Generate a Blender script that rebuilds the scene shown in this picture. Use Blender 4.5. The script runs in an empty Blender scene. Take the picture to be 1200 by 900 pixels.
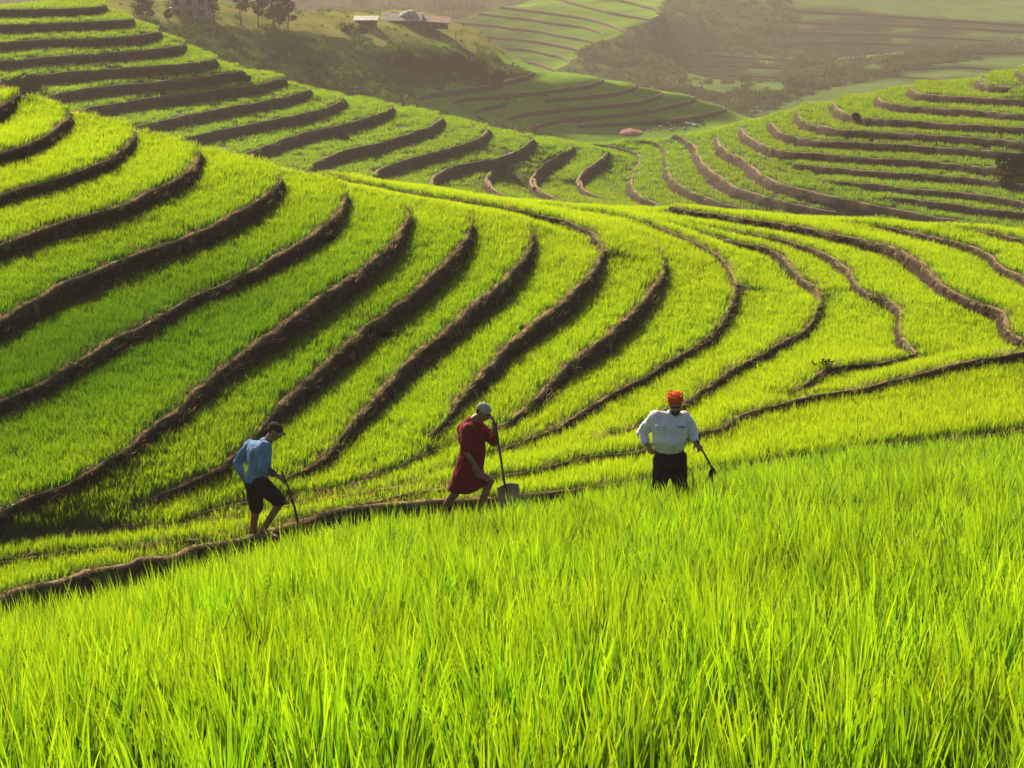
import bpy, bmesh, math, random
import numpy as np
from mathutils import Vector, Matrix, Euler
from mathutils.geometry import delaunay_2d_cdt
from mathutils.kdtree import KDTree
from mathutils import noise as mnoise

R = math.radians
SC = bpy.context.scene
COL = SC.collection
rng = np.random.default_rng(7)
random.seed(7)

# ------------------------------------------------------------------ camera, sky, sun, exposure
FPX = 2000.0                       # focal length in photo pixels (photo is 1200 wide)
PITCH = math.atan(700 / FPX)       # the camera looks down into the valley
cam_d = bpy.data.cameras.new('camera')
cam_d.sensor_width = 36.0
cam_d.lens = 36.0 * FPX / 1200.0
cam_d.clip_start = 0.1
cam_d.clip_end = 6000
cam = bpy.data.objects.new('camera', cam_d)
COL.objects.link(cam)
cam.rotation_euler = (math.pi / 2 - PITCH, 0, 0)
SC.camera = cam

SUN_AZ, SUN_EL = R(-26), R(29)     # azimuth from +Y (view direction), negative = left
world = bpy.data.worlds.new('World')
SC.world = world
world.use_nodes = True
wn = world.node_tree.nodes
wl = world.node_tree.links
sky = wn.new('ShaderNodeTexSky')
sky.sky_type = 'NISHITA'
sky.sun_disc = False
sky.sun_elevation = SUN_EL
sky.sun_rotation = SUN_AZ
sky.air_density = 1.0
sky.dust_density = 3.0
wl.new(sky.outputs[0], wn['Background'].inputs[0])
wn['Background'].inputs[1].default_value = 0.055

sun_d = bpy.data.lights.new('sun', 'SUN')
sun_d.energy = 5.0
sun_d.angle = R(0.6)
sun_d.color = (1.0, 0.85, 0.60)
sun = bpy.data.objects.new('sun', sun_d)
COL.objects.link(sun)
sdir = Vector((math.sin(SUN_AZ) * math.cos(SUN_EL), math.cos(SUN_AZ) * math.cos(SUN_EL), math.sin(SUN_EL)))
sun.rotation_euler = sdir.to_track_quat('Z', 'Y').to_euler()
sun.location = sdir * 60

vs = SC.view_settings
vs.view_transform = 'Standard'
vs.look = 'None'
vs.exposure = 1.0
HAZE_D = 0.00052
vs.gamma = 1.0
cy = SC.cycles
cy.max_bounces = 5
cy.diffuse_bounces = 2
cy.glossy_bounces = 1
cy.transmission_bounces = 2
cy.transparent_max_bounces = 4
cy.volume_bounces = 0
cy.use_denoising = True
cy.use_adaptive_sampling = True
cy.adaptive_threshold = 0.02

# ------------------------------------------------------------------ helpers
CP, SP = math.cos(PITCH), math.sin(PITCH)
def ray(px, py):
    a = (px - 600.0) / FPX
    b = -(py - 450.0) / FPX
    return Vector((a, CP + b * SP, -SP + b * CP))
def at_z(px, py, z):
    d = ray(px, py)
    return d * (z / d.z)
def at_y(px, py, Y):
    d = ray(px, py)
    return d * (Y / d.y)
def project(x, y, z):
    c = y * CP - z * SP
    u = y * SP + z * CP
    return 600 + FPX * x / c, 450 - FPX * u / c

def tag(o, label=None, cat=None, group=None, kind=None):
    if label: o['label'] = label
    if cat: o['category'] = cat
    if group: o['group'] = group
    if kind: o['kind'] = kind
    return o
def link(o, parent=None):
    COL.objects.link(o)
    if parent is not None:
        o.parent = parent
    return o
def mesh_np(name, verts, faces, mats=(), smooth=True, parent=None):
    """verts (N,3); faces list of tuples or (M,3)/(M,4) array"""
    me = bpy.data.meshes.new(name)
    if isinstance(faces, np.ndarray):
        v = np.asarray(verts, dtype=np.float32)
        k = faces.shape[1]
        me.vertices.add(len(v)); me.vertices.foreach_set('co', v.ravel())
        me.loops.add(faces.size); me.loops.foreach_set('vertex_index', faces.astype(np.int32).ravel())
        me.polygons.add(len(faces))
        me.polygons.foreach_set('loop_start', np.arange(0, faces.size, k, dtype=np.int32))
        me.update(calc_edges=True)
    else:
        me.from_pydata([tuple(p) for p in verts], [], faces)
        me.update()
    if smooth:
        me.polygons.foreach_set('use_smooth', np.ones(len(me.polygons), dtype=bool))
    for m in mats:
        me.materials.append(m)
    o = bpy.data.objects.new(name, me)
    link(o, parent)
    return o
def empty(name, loc, rz=0.0):
    o = bpy.data.objects.new(name, None)
    o.empty_display_size = 0.2
    o.location = loc
    o.rotation_euler = (0, 0, rz)
    return link(o)
def fnoise(x, y, z=0.0, s=1.0):
    return mnoise.noise((x * s, y * s, z * s))

# ------------------------------------------------------------------ materials
def new_mat(name):
    m = bpy.data.materials.new(name)
    m.use_nodes = True
    nt = m.node_tree
    nt.nodes.clear()
    out = nt.nodes.new('ShaderNodeOutputMaterial')
    return m, nt, out
def simple_mat(name, col, rough=0.8, var=0.25, scale=6.0, spec=0.3, bump=0.0, bscale=40.0, col2=None):
    m, nt, out = new_mat(name)
    N, L = nt.nodes, nt.links
    b = N.new('ShaderNodeBsdfPrincipled')
    tc = N.new('ShaderNodeTexCoord')
    no = N.new('ShaderNodeTexNoise')
    no.inputs['Scale'].default_value = scale
    no.inputs['Detail'].default_value = 6
    L.new(tc.outputs['Object'], no.inputs['Vector'])
    cr = N.new('ShaderNodeValToRGB')
    c2 = col2 or tuple(c * (1 - var) for c in col)
    cr.color_ramp.elements[0].position = 0.32
    cr.color_ramp.elements[0].color = (*c2, 1)
    cr.color_ramp.elements[1].position = 0.68
    cr.color_ramp.elements[1].color = (*[min(1, c * (1 + var * 0.5)) for c in col], 1)
    L.new(no.outputs['Fac'], cr.inputs['Fac'])
    L.new(cr.outputs['Color'], b.inputs['Base Color'])
    b.inputs['Roughness'].default_value = rough
    b.inputs['Specular IOR Level'].default_value = spec
    if bump:
        n2 = N.new('ShaderNodeTexNoise')
        n2.inputs['Scale'].default_value = bscale
        n2.inputs['Detail'].default_value = 5
        L.new(tc.outputs['Object'], n2.inputs['Vector'])
        bp = N.new('ShaderNodeBump')
        bp.inputs['Strength'].default_value = bump
        bp.inputs['Distance'].default_value = 0.02
        L.new(n2.outputs['Fac'], bp.inputs['Height'])
        L.new(bp.outputs['Normal'], b.inputs['Normal'])
    L.new(b.outputs[0], out.inputs[0])
    return m
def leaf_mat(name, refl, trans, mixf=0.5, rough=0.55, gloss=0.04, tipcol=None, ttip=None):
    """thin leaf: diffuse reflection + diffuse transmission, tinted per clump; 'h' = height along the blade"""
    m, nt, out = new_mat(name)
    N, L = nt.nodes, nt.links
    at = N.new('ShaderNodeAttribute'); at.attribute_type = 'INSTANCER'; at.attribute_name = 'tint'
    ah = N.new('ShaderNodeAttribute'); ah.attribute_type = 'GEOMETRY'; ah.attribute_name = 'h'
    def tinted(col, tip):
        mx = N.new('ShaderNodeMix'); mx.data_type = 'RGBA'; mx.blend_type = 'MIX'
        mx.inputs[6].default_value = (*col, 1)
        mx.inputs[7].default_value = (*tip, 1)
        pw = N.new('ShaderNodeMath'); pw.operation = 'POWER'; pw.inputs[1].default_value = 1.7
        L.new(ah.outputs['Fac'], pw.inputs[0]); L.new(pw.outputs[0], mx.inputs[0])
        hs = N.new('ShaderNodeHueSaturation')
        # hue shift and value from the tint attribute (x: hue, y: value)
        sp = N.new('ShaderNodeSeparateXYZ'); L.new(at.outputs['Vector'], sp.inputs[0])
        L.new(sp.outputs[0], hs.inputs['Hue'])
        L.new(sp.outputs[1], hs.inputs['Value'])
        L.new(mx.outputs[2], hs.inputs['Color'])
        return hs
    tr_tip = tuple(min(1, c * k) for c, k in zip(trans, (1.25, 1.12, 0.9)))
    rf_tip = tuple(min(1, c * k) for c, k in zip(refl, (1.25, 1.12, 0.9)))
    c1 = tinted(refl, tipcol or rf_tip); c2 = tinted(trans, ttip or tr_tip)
    d = N.new('ShaderNodeBsdfDiffuse'); t = N.new('ShaderNodeBsdfTranslucent')
    L.new(c1.outputs[0], d.inputs[0]); L.new(c2.outputs[0], t.inputs[0])
    mx = N.new('ShaderNodeMixShader'); mx.inputs[0].default_value = mixf
    L.new(d.outputs[0], mx.inputs[1]); L.new(t.outputs[0], mx.inputs[2])
    g = N.new('ShaderNodeBsdfGlossy'); g.inputs['Roughness'].default_value = rough
    g.inputs['Color'].default_value = (0.9, 1, 0.8, 1)
    m2 = N.new('ShaderNodeMixShader'); m2.inputs[0].default_value = gloss
    L.new(mx.outputs[0], m2.inputs[1]); L.new(g.outputs[0], m2.inputs[2])
    L.new(m2.outputs[0], out.inputs[0])
    return m

def soil_mat(name, c1, c2, c3, s=1.0):
    """crumbly earth bank: vertical streaks, clods and dry straw flecks"""
    m, nt, out = new_mat(name)
    N, L = nt.nodes, nt.links
    tc = N.new('ShaderNodeTexCoord')
    mp = N.new('ShaderNodeMapping'); mp.inputs['Scale'].default_value = (1, 1, 0.35)
    L.new(tc.outputs['Object'], mp.inputs['Vector'])
    n1 = N.new('ShaderNodeTexNoise'); n1.inputs['Scale'].default_value = 9 * s; n1.inputs['Detail'].default_value = 8; n1.inputs['Roughness'].default_value = 0.7
    L.new(mp.outputs[0], n1.inputs['Vector'])
    cr = N.new('ShaderNodeValToRGB')
    e = cr.color_ramp.elements
    e[0].position = 0.3; e[0].color = (*c1, 1)
    e[1].position = 0.72; e[1].color = (*c3, 1)
    k = e.new(0.52); k.color = (*c2, 1)
    L.new(n1.outputs['Fac'], cr.inputs['Fac'])
    ar = N.new('ShaderNodeAttribute'); ar.attribute_name = 'rim'
    mx = N.new('ShaderNodeMix'); mx.data_type = 'RGBA'
    mx.inputs[7].default_value = (0.48, 0.32, 0.18, 1)
    mu = N.new('ShaderNodeMath'); mu.operation = 'MULTIPLY'; mu.inputs[1].default_value = 0.75
    L.new(ar.outputs['Fac'], mu.inputs[0]); L.new(mu.outputs[0], mx.inputs[0])
    L.new(cr.outputs[0], mx.inputs[6])
    b = N.new('ShaderNodeBsdfPrincipled'); b.inputs['Roughness'].default_value = 0.95
    b.inputs['Specular IOR Level'].default_value = 0.15
    L.new(mx.outputs[2], b.inputs['Base Color'])
    n2 = N.new('ShaderNodeTexNoise'); n2.inputs['Scale'].default_value = 30 * s; n2.inputs['Detail'].default_value = 6
    L.new(mp.outputs[0], n2.inputs['Vector'])
    bp = N.new('ShaderNodeBump'); bp.inputs['Strength'].default_value = 0.9; bp.inputs['Distance'].default_value = 0.04 / s
    L.new(n2.outputs['Fac'], bp.inputs['Height']); L.new(bp.outputs['Normal'], b.inputs['Normal'])
    L.new(b.outputs[0], out.inputs[0])
    return m

M = {}
M['bank'] = soil_mat('earth_bank', (0.012, 0.006, 0.004), (0.036, 0.019, 0.012), (0.12, 0.066, 0.038))
M['bank_far'] = soil_mat('earth_bank_far', (0.022, 0.013, 0.009), (0.05, 0.03, 0.02), (0.11, 0.065, 0.042), 0.45)
M['paddy'] = simple_mat('paddy_ground', (0.06, 0.095, 0.018), 0.9, 0.5, 3.0, bump=0.6, col2=(0.03, 0.045, 0.012))
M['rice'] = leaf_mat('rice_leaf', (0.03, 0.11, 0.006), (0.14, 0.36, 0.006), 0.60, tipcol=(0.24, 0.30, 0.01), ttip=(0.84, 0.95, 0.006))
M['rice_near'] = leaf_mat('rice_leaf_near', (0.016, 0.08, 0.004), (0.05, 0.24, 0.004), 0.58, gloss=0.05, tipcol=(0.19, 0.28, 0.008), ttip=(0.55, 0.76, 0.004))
M['shrub'] = leaf_mat('shrub_leaf', (0.06, 0.10, 0.02), (0.10, 0.16, 0.02), 0.35, gloss=0.0)
M['bank_weed'] = leaf_mat('bank_weed_leaf', (0.03, 0.06, 0.01), (0.08, 0.16, 0.01), 0.4, gloss=0.0)
M['straw'] = leaf_mat('dry_straw', (0.45, 0.32, 0.16), (0.45, 0.3, 0.13), 0.4)
M['scrub_ground'] = simple_mat('scrub_ground', (0.06, 0.095, 0.025), 0.95, 0.5, 0.35, spec=0.0, bump=1.0, bscale=2.0, col2=(0.028, 0.036, 0.012))
M['bank_dim'] = soil_mat('earth_bank_dim', (0.035, 0.03, 0.016), (0.06, 0.045, 0.025), (0.11, 0.08, 0.04), 0.2)
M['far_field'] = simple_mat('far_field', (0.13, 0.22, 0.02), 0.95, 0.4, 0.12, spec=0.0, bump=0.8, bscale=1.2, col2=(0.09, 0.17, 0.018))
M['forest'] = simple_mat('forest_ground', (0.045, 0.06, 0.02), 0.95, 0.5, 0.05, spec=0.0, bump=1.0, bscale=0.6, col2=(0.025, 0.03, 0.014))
M['shrub_far'] = leaf_mat('canopy_leaf', (0.05, 0.08, 0.02), (0.08, 0.12, 0.02), 0.3, gloss=0.0)
M['weed'] = leaf_mat('weed_leaf', (0.16, 0.25, 0.08), (0.25, 0.35, 0.08), 0.4)
M['bark'] = simple_mat('bark', (0.10, 0.075, 0.055), 0.95, 0.4, 8, bump=0.5)
M['spur_field'] = simple_mat('spur_field', (0.15, 0.26, 0.03), 0.95, 0.4, 0.2, spec=0.0, bump=0.8, bscale=1.2, col2=(0.10, 0.20, 0.02))
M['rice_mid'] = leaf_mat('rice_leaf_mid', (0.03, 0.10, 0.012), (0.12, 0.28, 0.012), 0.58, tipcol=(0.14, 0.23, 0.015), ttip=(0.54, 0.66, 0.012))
M['dry_grass'] = simple_mat('dry_grass', (0.20, 0.19, 0.05), 0.95, 0.5, 0.25, spec=0.0, bump=0.8, bscale=1.5, col2=(0.09, 0.11, 0.03))
M['far_field_shaded'] = simple_mat('far_field_shaded', (0.085, 0.14, 0.03), 0.95, 0.4, 0.12, spec=0.0, bump=0.8, bscale=1.2, col2=(0.06, 0.10, 0.025))  # far_field darkened: shade on the right-hand hills put into its colour
# ------------------------------------------------------------------ terrace contours
# each line: "x,y,t[,z] ..." = bank lip seen at pixel x,y of the photograph's frame, visible bank height t (px);
# z = real elevation of the lip (metres, camera at 0); real 3-D positions follow from the elevation.
NEAR = {
'L0': "0,709,18,-9.05 10,700,18 37,692,18 75,686,15 100,675,16 125,671,14 155,665,12 162,660,14 200,656,12 225,645,13 250,642,10 300,632,8 345,618,8 380,606,8 435,597,8 517,590,9 560,588,7 617,582,6 652,579,5 700,572,4 735,568,3 840,551,3 885,547,3 921,539,4 960,535,2 1020,526,3 1065,520,4 1110,517,4 1155,511,4 1200,506,4,-9.05",
'V2': "0,660,3,-9.03 62,651,3 125,644,3 212,636,3 275,626,2 340,610,3 405,597,3 455,585,3 520,575,4 560,568,3,-9.03",
'V1': "0,636,3,-9.01 62,629,3 125,622,4 212,616,3 292,605,3 340,592,4 405,582,4 455,574,4 520,566,4 577,561,6 635,550,7 672,540,7 700,536,6 755,528,5 820,510,7 850,501,8 860,494,8,-9.1 870,488,8 915,475,8 960,464,8 1020,454,7 1056,445,7 1110,431,7 1161,421,9 1200,414,8,-9.15",
'S12a': "470,566,1,-9.05 492,559,2 520,552,2 560,537,2 585,528,3 622,515,3 660,500,4 675,488,8 695,477,7 715,465,6 735,454,6 755,445,6 772,432,7 797,417,7 810,410,7 835,392,9 852,370,14 861,350,13 862,335,9,-9.65",
'S12b': "640,243,1,-9.75 715,252,2 747,259,2 780,270,3 810,282,3 835,295,3 849,307,4 857,319,5 862,335,6,-9.65",
'S13a': "700,517,2,-9.2 740,503,3 775,488,3 810,471,5 820,461,6 840,449,8 858,434,8 888,419,8 915,404,7 939,392,5 954,374,5 962,355,6 962,347,6,-9.85",
'S13b': "780,262,2,-9.95 797,267,2 830,275,3 860,284,4 894,291,6 912,299,10 927,314,13 942,329,14 954,338,12 962,347,9,-9.85",
'S14a': "915,472,4,-9.25 930,460,5 954,445,4 969,433,5 1008,428,4 1040,425,4 1074,416,5,-9.5",
'S14b': "800,262,1,-10.0 840,269,2 870,273,3 900,278,3 945,290,5 969,299,6 990,314,8 1005,335,5 1020,345,5 1032,348,10 1047,356,14 1054,368,14 1052,386,16 1059,400,18 1074,414,10,-9.5",
'S15': "785,243,7,-10.0 810,248,8 840,252,8 870,257,9 930,266,11 975,275,12 1020,284,16 1050,293,18 1077,308,22 1089,320,22,-9.5 1104,335,20 1125,347,17 1155,359,19 1173,366,22 1178,380,24 1184,391,18 1200,400,18,-9.3",
'S16': "990,262,1,-9.9 1020,264,2 1050,269,4 1080,275,5 1110,282,6 1140,290,8 1158,299,9 1170,311,9 1185,320,9 1200,327,9,-8.95",
'S17': "1110,266,1,-9.6 1140,270,2 1170,275,4 1200,281,4,-8.9",
'S11': "225,605,3,-9.0 260,597,3 290,589,3 330,583,2 380,577,3 420,567,3 455,553,3 492,536,3 525,522,2 555,511,2 585,500,3 610,485,5 630,467,12 647,450,20 670,427,25 700,405,27 730,380,25 750,360,22 767,338,19 777,320,14 777,307,9 770,290,5 755,277,3 730,267,2 690,259,1 640,252,1,-9.3",
'S10a': "500,513,3,-9.0 512,505,5 525,487,14 542,465,20 567,440,23 583,422,25 602,402,26 622,385,27 645,369,27 667,350,27 687,329,24 702,309,16 707,295,8,-8.9",
'S10b': "380,204,3,-8.95 420,215,3 455,222,3 505,230,3 560,239,3 605,247,3 635,254,4 665,261,4 685,269,5 700,280,6 707,295,6,-8.9",
'S9': "330,563,2,-8.97 347,557,3 367,547,5 385,533,10 400,516,18 415,498,23 430,480,25 450,457,26 472,435,26 497,411,27 535,380,28 560,357,28 585,337,27 610,312,24 620,295,18 625,280,12 619,267,5 605,259,1 570,252,1 530,245,1 480,238,1,-8.53",
'S8': "150,596,2,-8.92 175,586,3 200,577,4 225,566,5 242,557,6 265,545,9 280,530,11 302,507,16 317,492,23 330,478,27 345,462,29 365,445,30 385,427,30 407,406,30 435,382,28 460,365,27 485,345,27 510,322,26 530,302,25 545,285,20 552,267,14 550,257,8 542,250,3 525,243,1 490,237,1 440,229,1,-8.16",
'S7': "0,601,4,-8.88 25,590,4 62,575,5 100,557,7 125,542,9 152,525,14 175,507,17 200,489,20 225,467,23 250,445,25 275,424,28 302,403,30 333,383,30 367,357,30 392,340,28 420,322,27 440,305,27 460,287,25 475,267,18 481,252,11 475,240,4 460,233,1 430,226,1 390,219,1,-7.8",
'S6': "0,473,24,-8.5 37,457,23 62,444,23 100,422,23 130,402,22 162,386,20 200,365,19 225,350,18 250,339,17 300,316,20 337,295,22 362,280,22 387,262,22 402,246,18 407,231,11 399,218,4 385,212,1 360,207,1 320,200,1,-7.5",
'S5': "0,377,29,-8.08 25,362,29 50,350,30 70,337,30 100,325,30 130,312,27 160,301,25 212,282,24 250,267,25 282,249,26 300,239,24 317,227,20 328,215,15 327,204,8 318,197,3 305,191,1 280,185,1 240,178,1,-7.15",
'S4': "0,289,24,-7.65 37,275,24 75,262,24 112,252,23 150,240,22 180,225,22 212,209,21 228,194,16 236,183,10 231,175,4 220,169,1 195,163,1 155,153,1,-6.8",
'S3': "0,230,17,-7.28 25,222,18 62,212,19 100,200,18 125,190,17 143,178,16 155,166,12 157,156,7 150,150,2 135,145,1 110,138,1 70,130,1,-6.55",
'S2': "0,181,16,-6.95 25,174,17 50,163,18 68,151,17 80,141,14 81,134,6 74,128,2 55,121,1 20,112,1 -40,103,1,-6.3",
'S1': "-60,150,24,-6.6 -30,141,23 0,128,22 10,122,20 17,115,14 15,109,5 5,104,2 -20,99,1 -80,92,1,-6.1",
}
# crest of the near hill and the ground that drops away behind it: x, y, distance ahead (Y)
CREST = [(-300,90,37),(-80,100,37.5),(0,103,38),(80,136,38),(160,159,38),(240,182,38),(330,208,41),(400,213,43),(480,225,44),(560,236,44),(620,243,44.5),
         (700,248,45),(760,248,46),(850,250,46),(960,257,45),(1100,266,42.5),(1200,278,40),(1350,298,37),(1500,320,35)]

MID = {
'B1': "0,12,10,-9.5 60,11,10 100,10,9 118,8,7 123,5,3 115,2,1 80,-3,1,-9.5",
'B2': "0,30,10,-9.9 75,27,10 125,25,10 148,24,9 155,21,4 148,17,1 125,14,1,-9.9",
'B3': "0,51,10,-10.4 50,47,10 125,45,10 170,41,11 184,38,9 186,35,4 176,31,1 150,27,1,-10.4",
'B4': "0,72,11,-10.9 75,66,11 150,61,11 195,57,11 212,53,9 215,50,4 207,46,1 185,42,1,-10.9",
'B5': "0,97,12,-11.4 25,93,13 50,88,14 125,82,13 200,77,12 238,73,11 250,70,9 250,66,3 238,61,1 210,56,1,-11.4",
'B6': "20,121,11,-11.9 47,116,12 75,109,13 125,102,13 200,95,12 258,88,12 280,84,9 282,80,4 270,76,1 240,72,1,-11.9",
'B7': "60,140,11,-12.4 92,132,12 112,126,13 175,116,14 250,106,13 300,100,12 325,94,10 333,91,5 325,88,1 298,84,1,-12.4",
'B8': "120,158,11,-12.9 155,150,12 200,140,13 250,130,13 300,121,12 330,115,12 355,109,10 363,105,4 355,102,1 330,98,1,-12.9",
'B9': "170,173,10,-13.4 212,165,12 250,155,12 300,145,12 330,139,12 360,133,12 387,125,11 402,118,9 402,113,3 390,109,1 362,104,1,-13.4",
'B10': "240,190,10,-13.9 275,183,13 290,180,15 317,170,14 355,157,13 392,149,13 430,139,12 452,131,10 459,125,4 448,120,1 415,113,1,-13.9",
'B11': "355,203,6,-14.4 367,194,10 380,187,13 405,177,14 442,169,13 480,157,12 505,149,11 516,141,8 516,135,3 500,130,1 465,124,1,-14.4",
'B12': "425,214,6,-14.9 437,206,10 450,197,13 480,187,13 517,177,12 542,170,11 562,162,10 573,154,7 570,148,2 550,142,1 515,136,1,-14.9",
'B13': "495,228,6,-15.4 505,219,10 511,207,12 530,197,12 560,190,12 585,186,12 607,177,11 621,168,9 625,162,3 612,157,1 580,152,1,-15.4",
'B14': "575,219,3,-15.8 572,211,9 577,201,9 590,192,4,-15.75",
'B32': "571,212,6,-15.8 575,220,7 582,226,5 595,231,4 612,235,3 630,239,2,-15.95",
'B33': "624,210,9,-16.15 629,221,9 645,231,7 665,237,6 685,241,5 722,246,4 745,251,3,-16.25",
'B15': "628,220,4,-16.15 625,209,12 636,195,13 655,183,11 667,175,9 670,170,3 655,166,1 625,160,1,-16.1",
'B34': "678,212,6,-16.5 681,219,6 688,225,4 700,230,3 720,236,2,-16.6",
'B16': "680,218,3,-16.5 679,211,9 686,201,11 700,191,11 710,183,9 713,177,2,-16.4",
'B17': "690,169,2,-16.8 710,170,3 730,174,3 743,178,3 749,184,3 746,195,4 740,206,7 739,216,9 745,226,10 755,233,10 767,238,9 785,245,9 810,250,8 860,259,6,-16.8",
'B18': "735,165,1,-16.6 750,165,2 767,167,3 779,174,3 781,187,5 782,201,7 792,215,9 810,225,9 835,235,8 860,242,7 885,248,5,-16.6",
'B19': "790,158,2,-16.1 802,162,4 813,171,6 817,181,9 825,194,11 842,207,13 860,219,13 880,226,13 900,232,12 945,243,10 984,250,8 1020,256,6,-16.1",
'B20': "845,155,1,-15.6 840,161,5 843,171,9 855,180,10 870,187,10 885,200,11 900,210,11 915,216,11 960,228,11 1005,237,10 1050,246,9 1098,255,8 1140,262,6,-15.6",
'B31': "1035,231,2,-15.35 1080,235,6 1140,243,8 1200,250,8,-15.05",
'B30': "966,211,2,-15.3 1020,216,6 1080,223,7 1140,228,8 1200,237,8,-14.65",
'B29': "930,192,3,-15.2 960,196,6 1020,201,8 1080,205,8 1140,209,8 1200,217,7,-14.25",
'B21': "872,144,1,-15.1 869,152,5 875,159,8 885,166,8 915,177,9 960,181,9 1020,186,8 1080,189,8 1140,195,9 1200,201,9,-13.9",
'B22': "908,134,1,-14.7 903,142,5 907,149,8 915,156,8 935,161,9 960,165,9 1020,168,9 1080,172,8 1170,178,8 1200,180,8,-13.5",
'B23': "945,123,1,-14.3 935,130,5 937,138,8 945,144,9 965,149,9 990,153,9 1050,156,8 1110,160,8 1170,164,8 1200,167,8,-13.1",
'B24': "990,113,1,-13.9 978,121,6 981,128,8 990,133,9 1005,137,9 1030,140,9 1080,143,8 1140,147,8 1200,150,8,-12.7",
'B25': "1040,105,1,-13.5 1029,112,6 1032,118,8 1045,122,8 1080,126,8 1140,130,8 1200,135,8,-12.4",
'B26': "1080,96,1,-13.1 1068,103,6 1071,108,8 1085,111,8 1110,113,8 1150,115,8 1200,118,8,-12.1",
'B27': "1160,86,1,-12.7 1147,92,6 1150,98,8 1165,101,8 1200,103,8,-11.8",
'B28': "1205,76,1,-12.3 1194,81,5 1198,87,6 1215,91,7 1240,93,7,-11.6",
}
MID_CREST = [(-300,-30,85),(-100,-8,84),(60,-2,84),(125,12,84),(160,26,83.5),(190,40,83),(220,54,82.5),(255,68,82),(290,84,81.5),(335,92,81),(368,104,81),(410,114,81),(465,126,81.5),
             (520,136,82),(578,150,82),(628,158,82),(690,163,83),(740,164,84),(790,157,85),(835,153,86),(870,144,86),(905,133,86),(940,122,86),(985,112,86),(1035,104,86),(1080,95,86),(1160,85,86),(1205,75,86),(1350,60,86),(1500,50,86)]
MID_NEAR = [(-300,215,60,-15.0),(0,215,60,-15.2),(250,225,62,-15.8),(420,250,62,-16.8),(560,262,64,-17.2),(700,275,64,-17.4),(820,285,60,-17.4),(1000,290,58,-16.8),(1200,290,56,-15.8),(1500,300,54,-14.6)]

SPUR = {
'E1': "480,117,5,-20.8 500,111,6 560,102,7 599,93,6 620,88,5 628,84,2 615,80,1 590,76,1,-20.8",
'E2': "530,120,3,-21.4 548,115,5 605,109,6 650,105,6 695,98,6 706,94,3 700,90,1 670,85,1,-21.4",
'E3': "555,131,3,-22 566,127,5 605,118,6 665,114,6 716,109,6 742,103,5 746,100,2 738,97,1 705,92,1,-22",
'E4': "590,140,3,-22.6 605,135,5 635,129,6 695,124,6 740,120,6 775,111,5 778,108,2 768,105,1 735,100,1,-22.6",
'E5': "615,152,2,-23.2 626,148,4 665,138,6 725,133,6 770,127,6 811,117,5 814,113,2 800,110,1 775,106,1,-23.2",
'E6': "625,158,2,-23.8 638,153,4 668,147,5 755,142,6 800,138,6 844,130,5 850,126,2 840,122,1 810,117,1,-23.8",
}
FAR = {
'G5': "716,-3,4,-27.3 755,6,4 776,15,2,-27.4",
'G4': "640,-8,4,-27.9 695,9,4 740,18,4 761,23,2,-28.0",
'G3': "587,7,4,-28.5 635,13,4 695,22,4 734,36,3,-28.6",
'G2': "563,15,4,-29.1 620,22,4 680,30,4 707,40,3,-29.2",
'G1': "533,25,4,-29.7 590,31,4 650,39,4 704,51,3,-29.8",
'G0': "530,37,4,-30.3 545,40,4 605,45,4 665,54,4 688,61,3,-30.4",
'G9': "550,51,4,-30.9 569,54,4 620,58,4 656,66,4 668,74,3,-31.0",
'G8': "570,64,4,-31.5 590,69,4 626,73,4 650,82,3,-31.6",
'K1': "935,12,3,-32.7 960,13,4 1050,18,4 1185,27,4 1260,32,4,-32.7",
'K2': "930,24,3,-33.4 945,25,4 1050,28,4 1170,34,4 1260,40,4,-33.4",
'K3': "930,37,3,-34.1 945,37,4 1050,40,4 1140,45,3 1200,50,2,-34.1",
'K4': "920,50,3,-34.8 960,49,4 1020,49,4 1080,53,3 1130,57,2,-34.8",
'K5': "930,62,2,-35.5 960,63,4 1026,61,3,-35.5",
'P1': "1060,66,1,-31.5 1128,61,3 1200,61,3 1300,63,3,-31.0",
'P2': "1040,80,1,-31.7 1090,79,3 1125,78,3 1200,82,3 1300,86,3,-31.0",
'P3': "1000,92,1,-31.9 1040,88,2 1090,92,2 1150,97,2,-31.2",
'Q1': "800,66,2,-34.8 840,64,3 915,70,2,-34.8",
'Q5': "805,77,2,-35.2 860,76,3 925,80,2,-35.2",
'Q2': "810,87,2,-35.6 840,87,3 920,90,2,-35.6",
'Q3': "812,97,2,-36 850,97,3 925,100,2,-36",
'Q4': "815,108,2,-36.4 850,108,3 915,108,2,-36.4",
}

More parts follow.
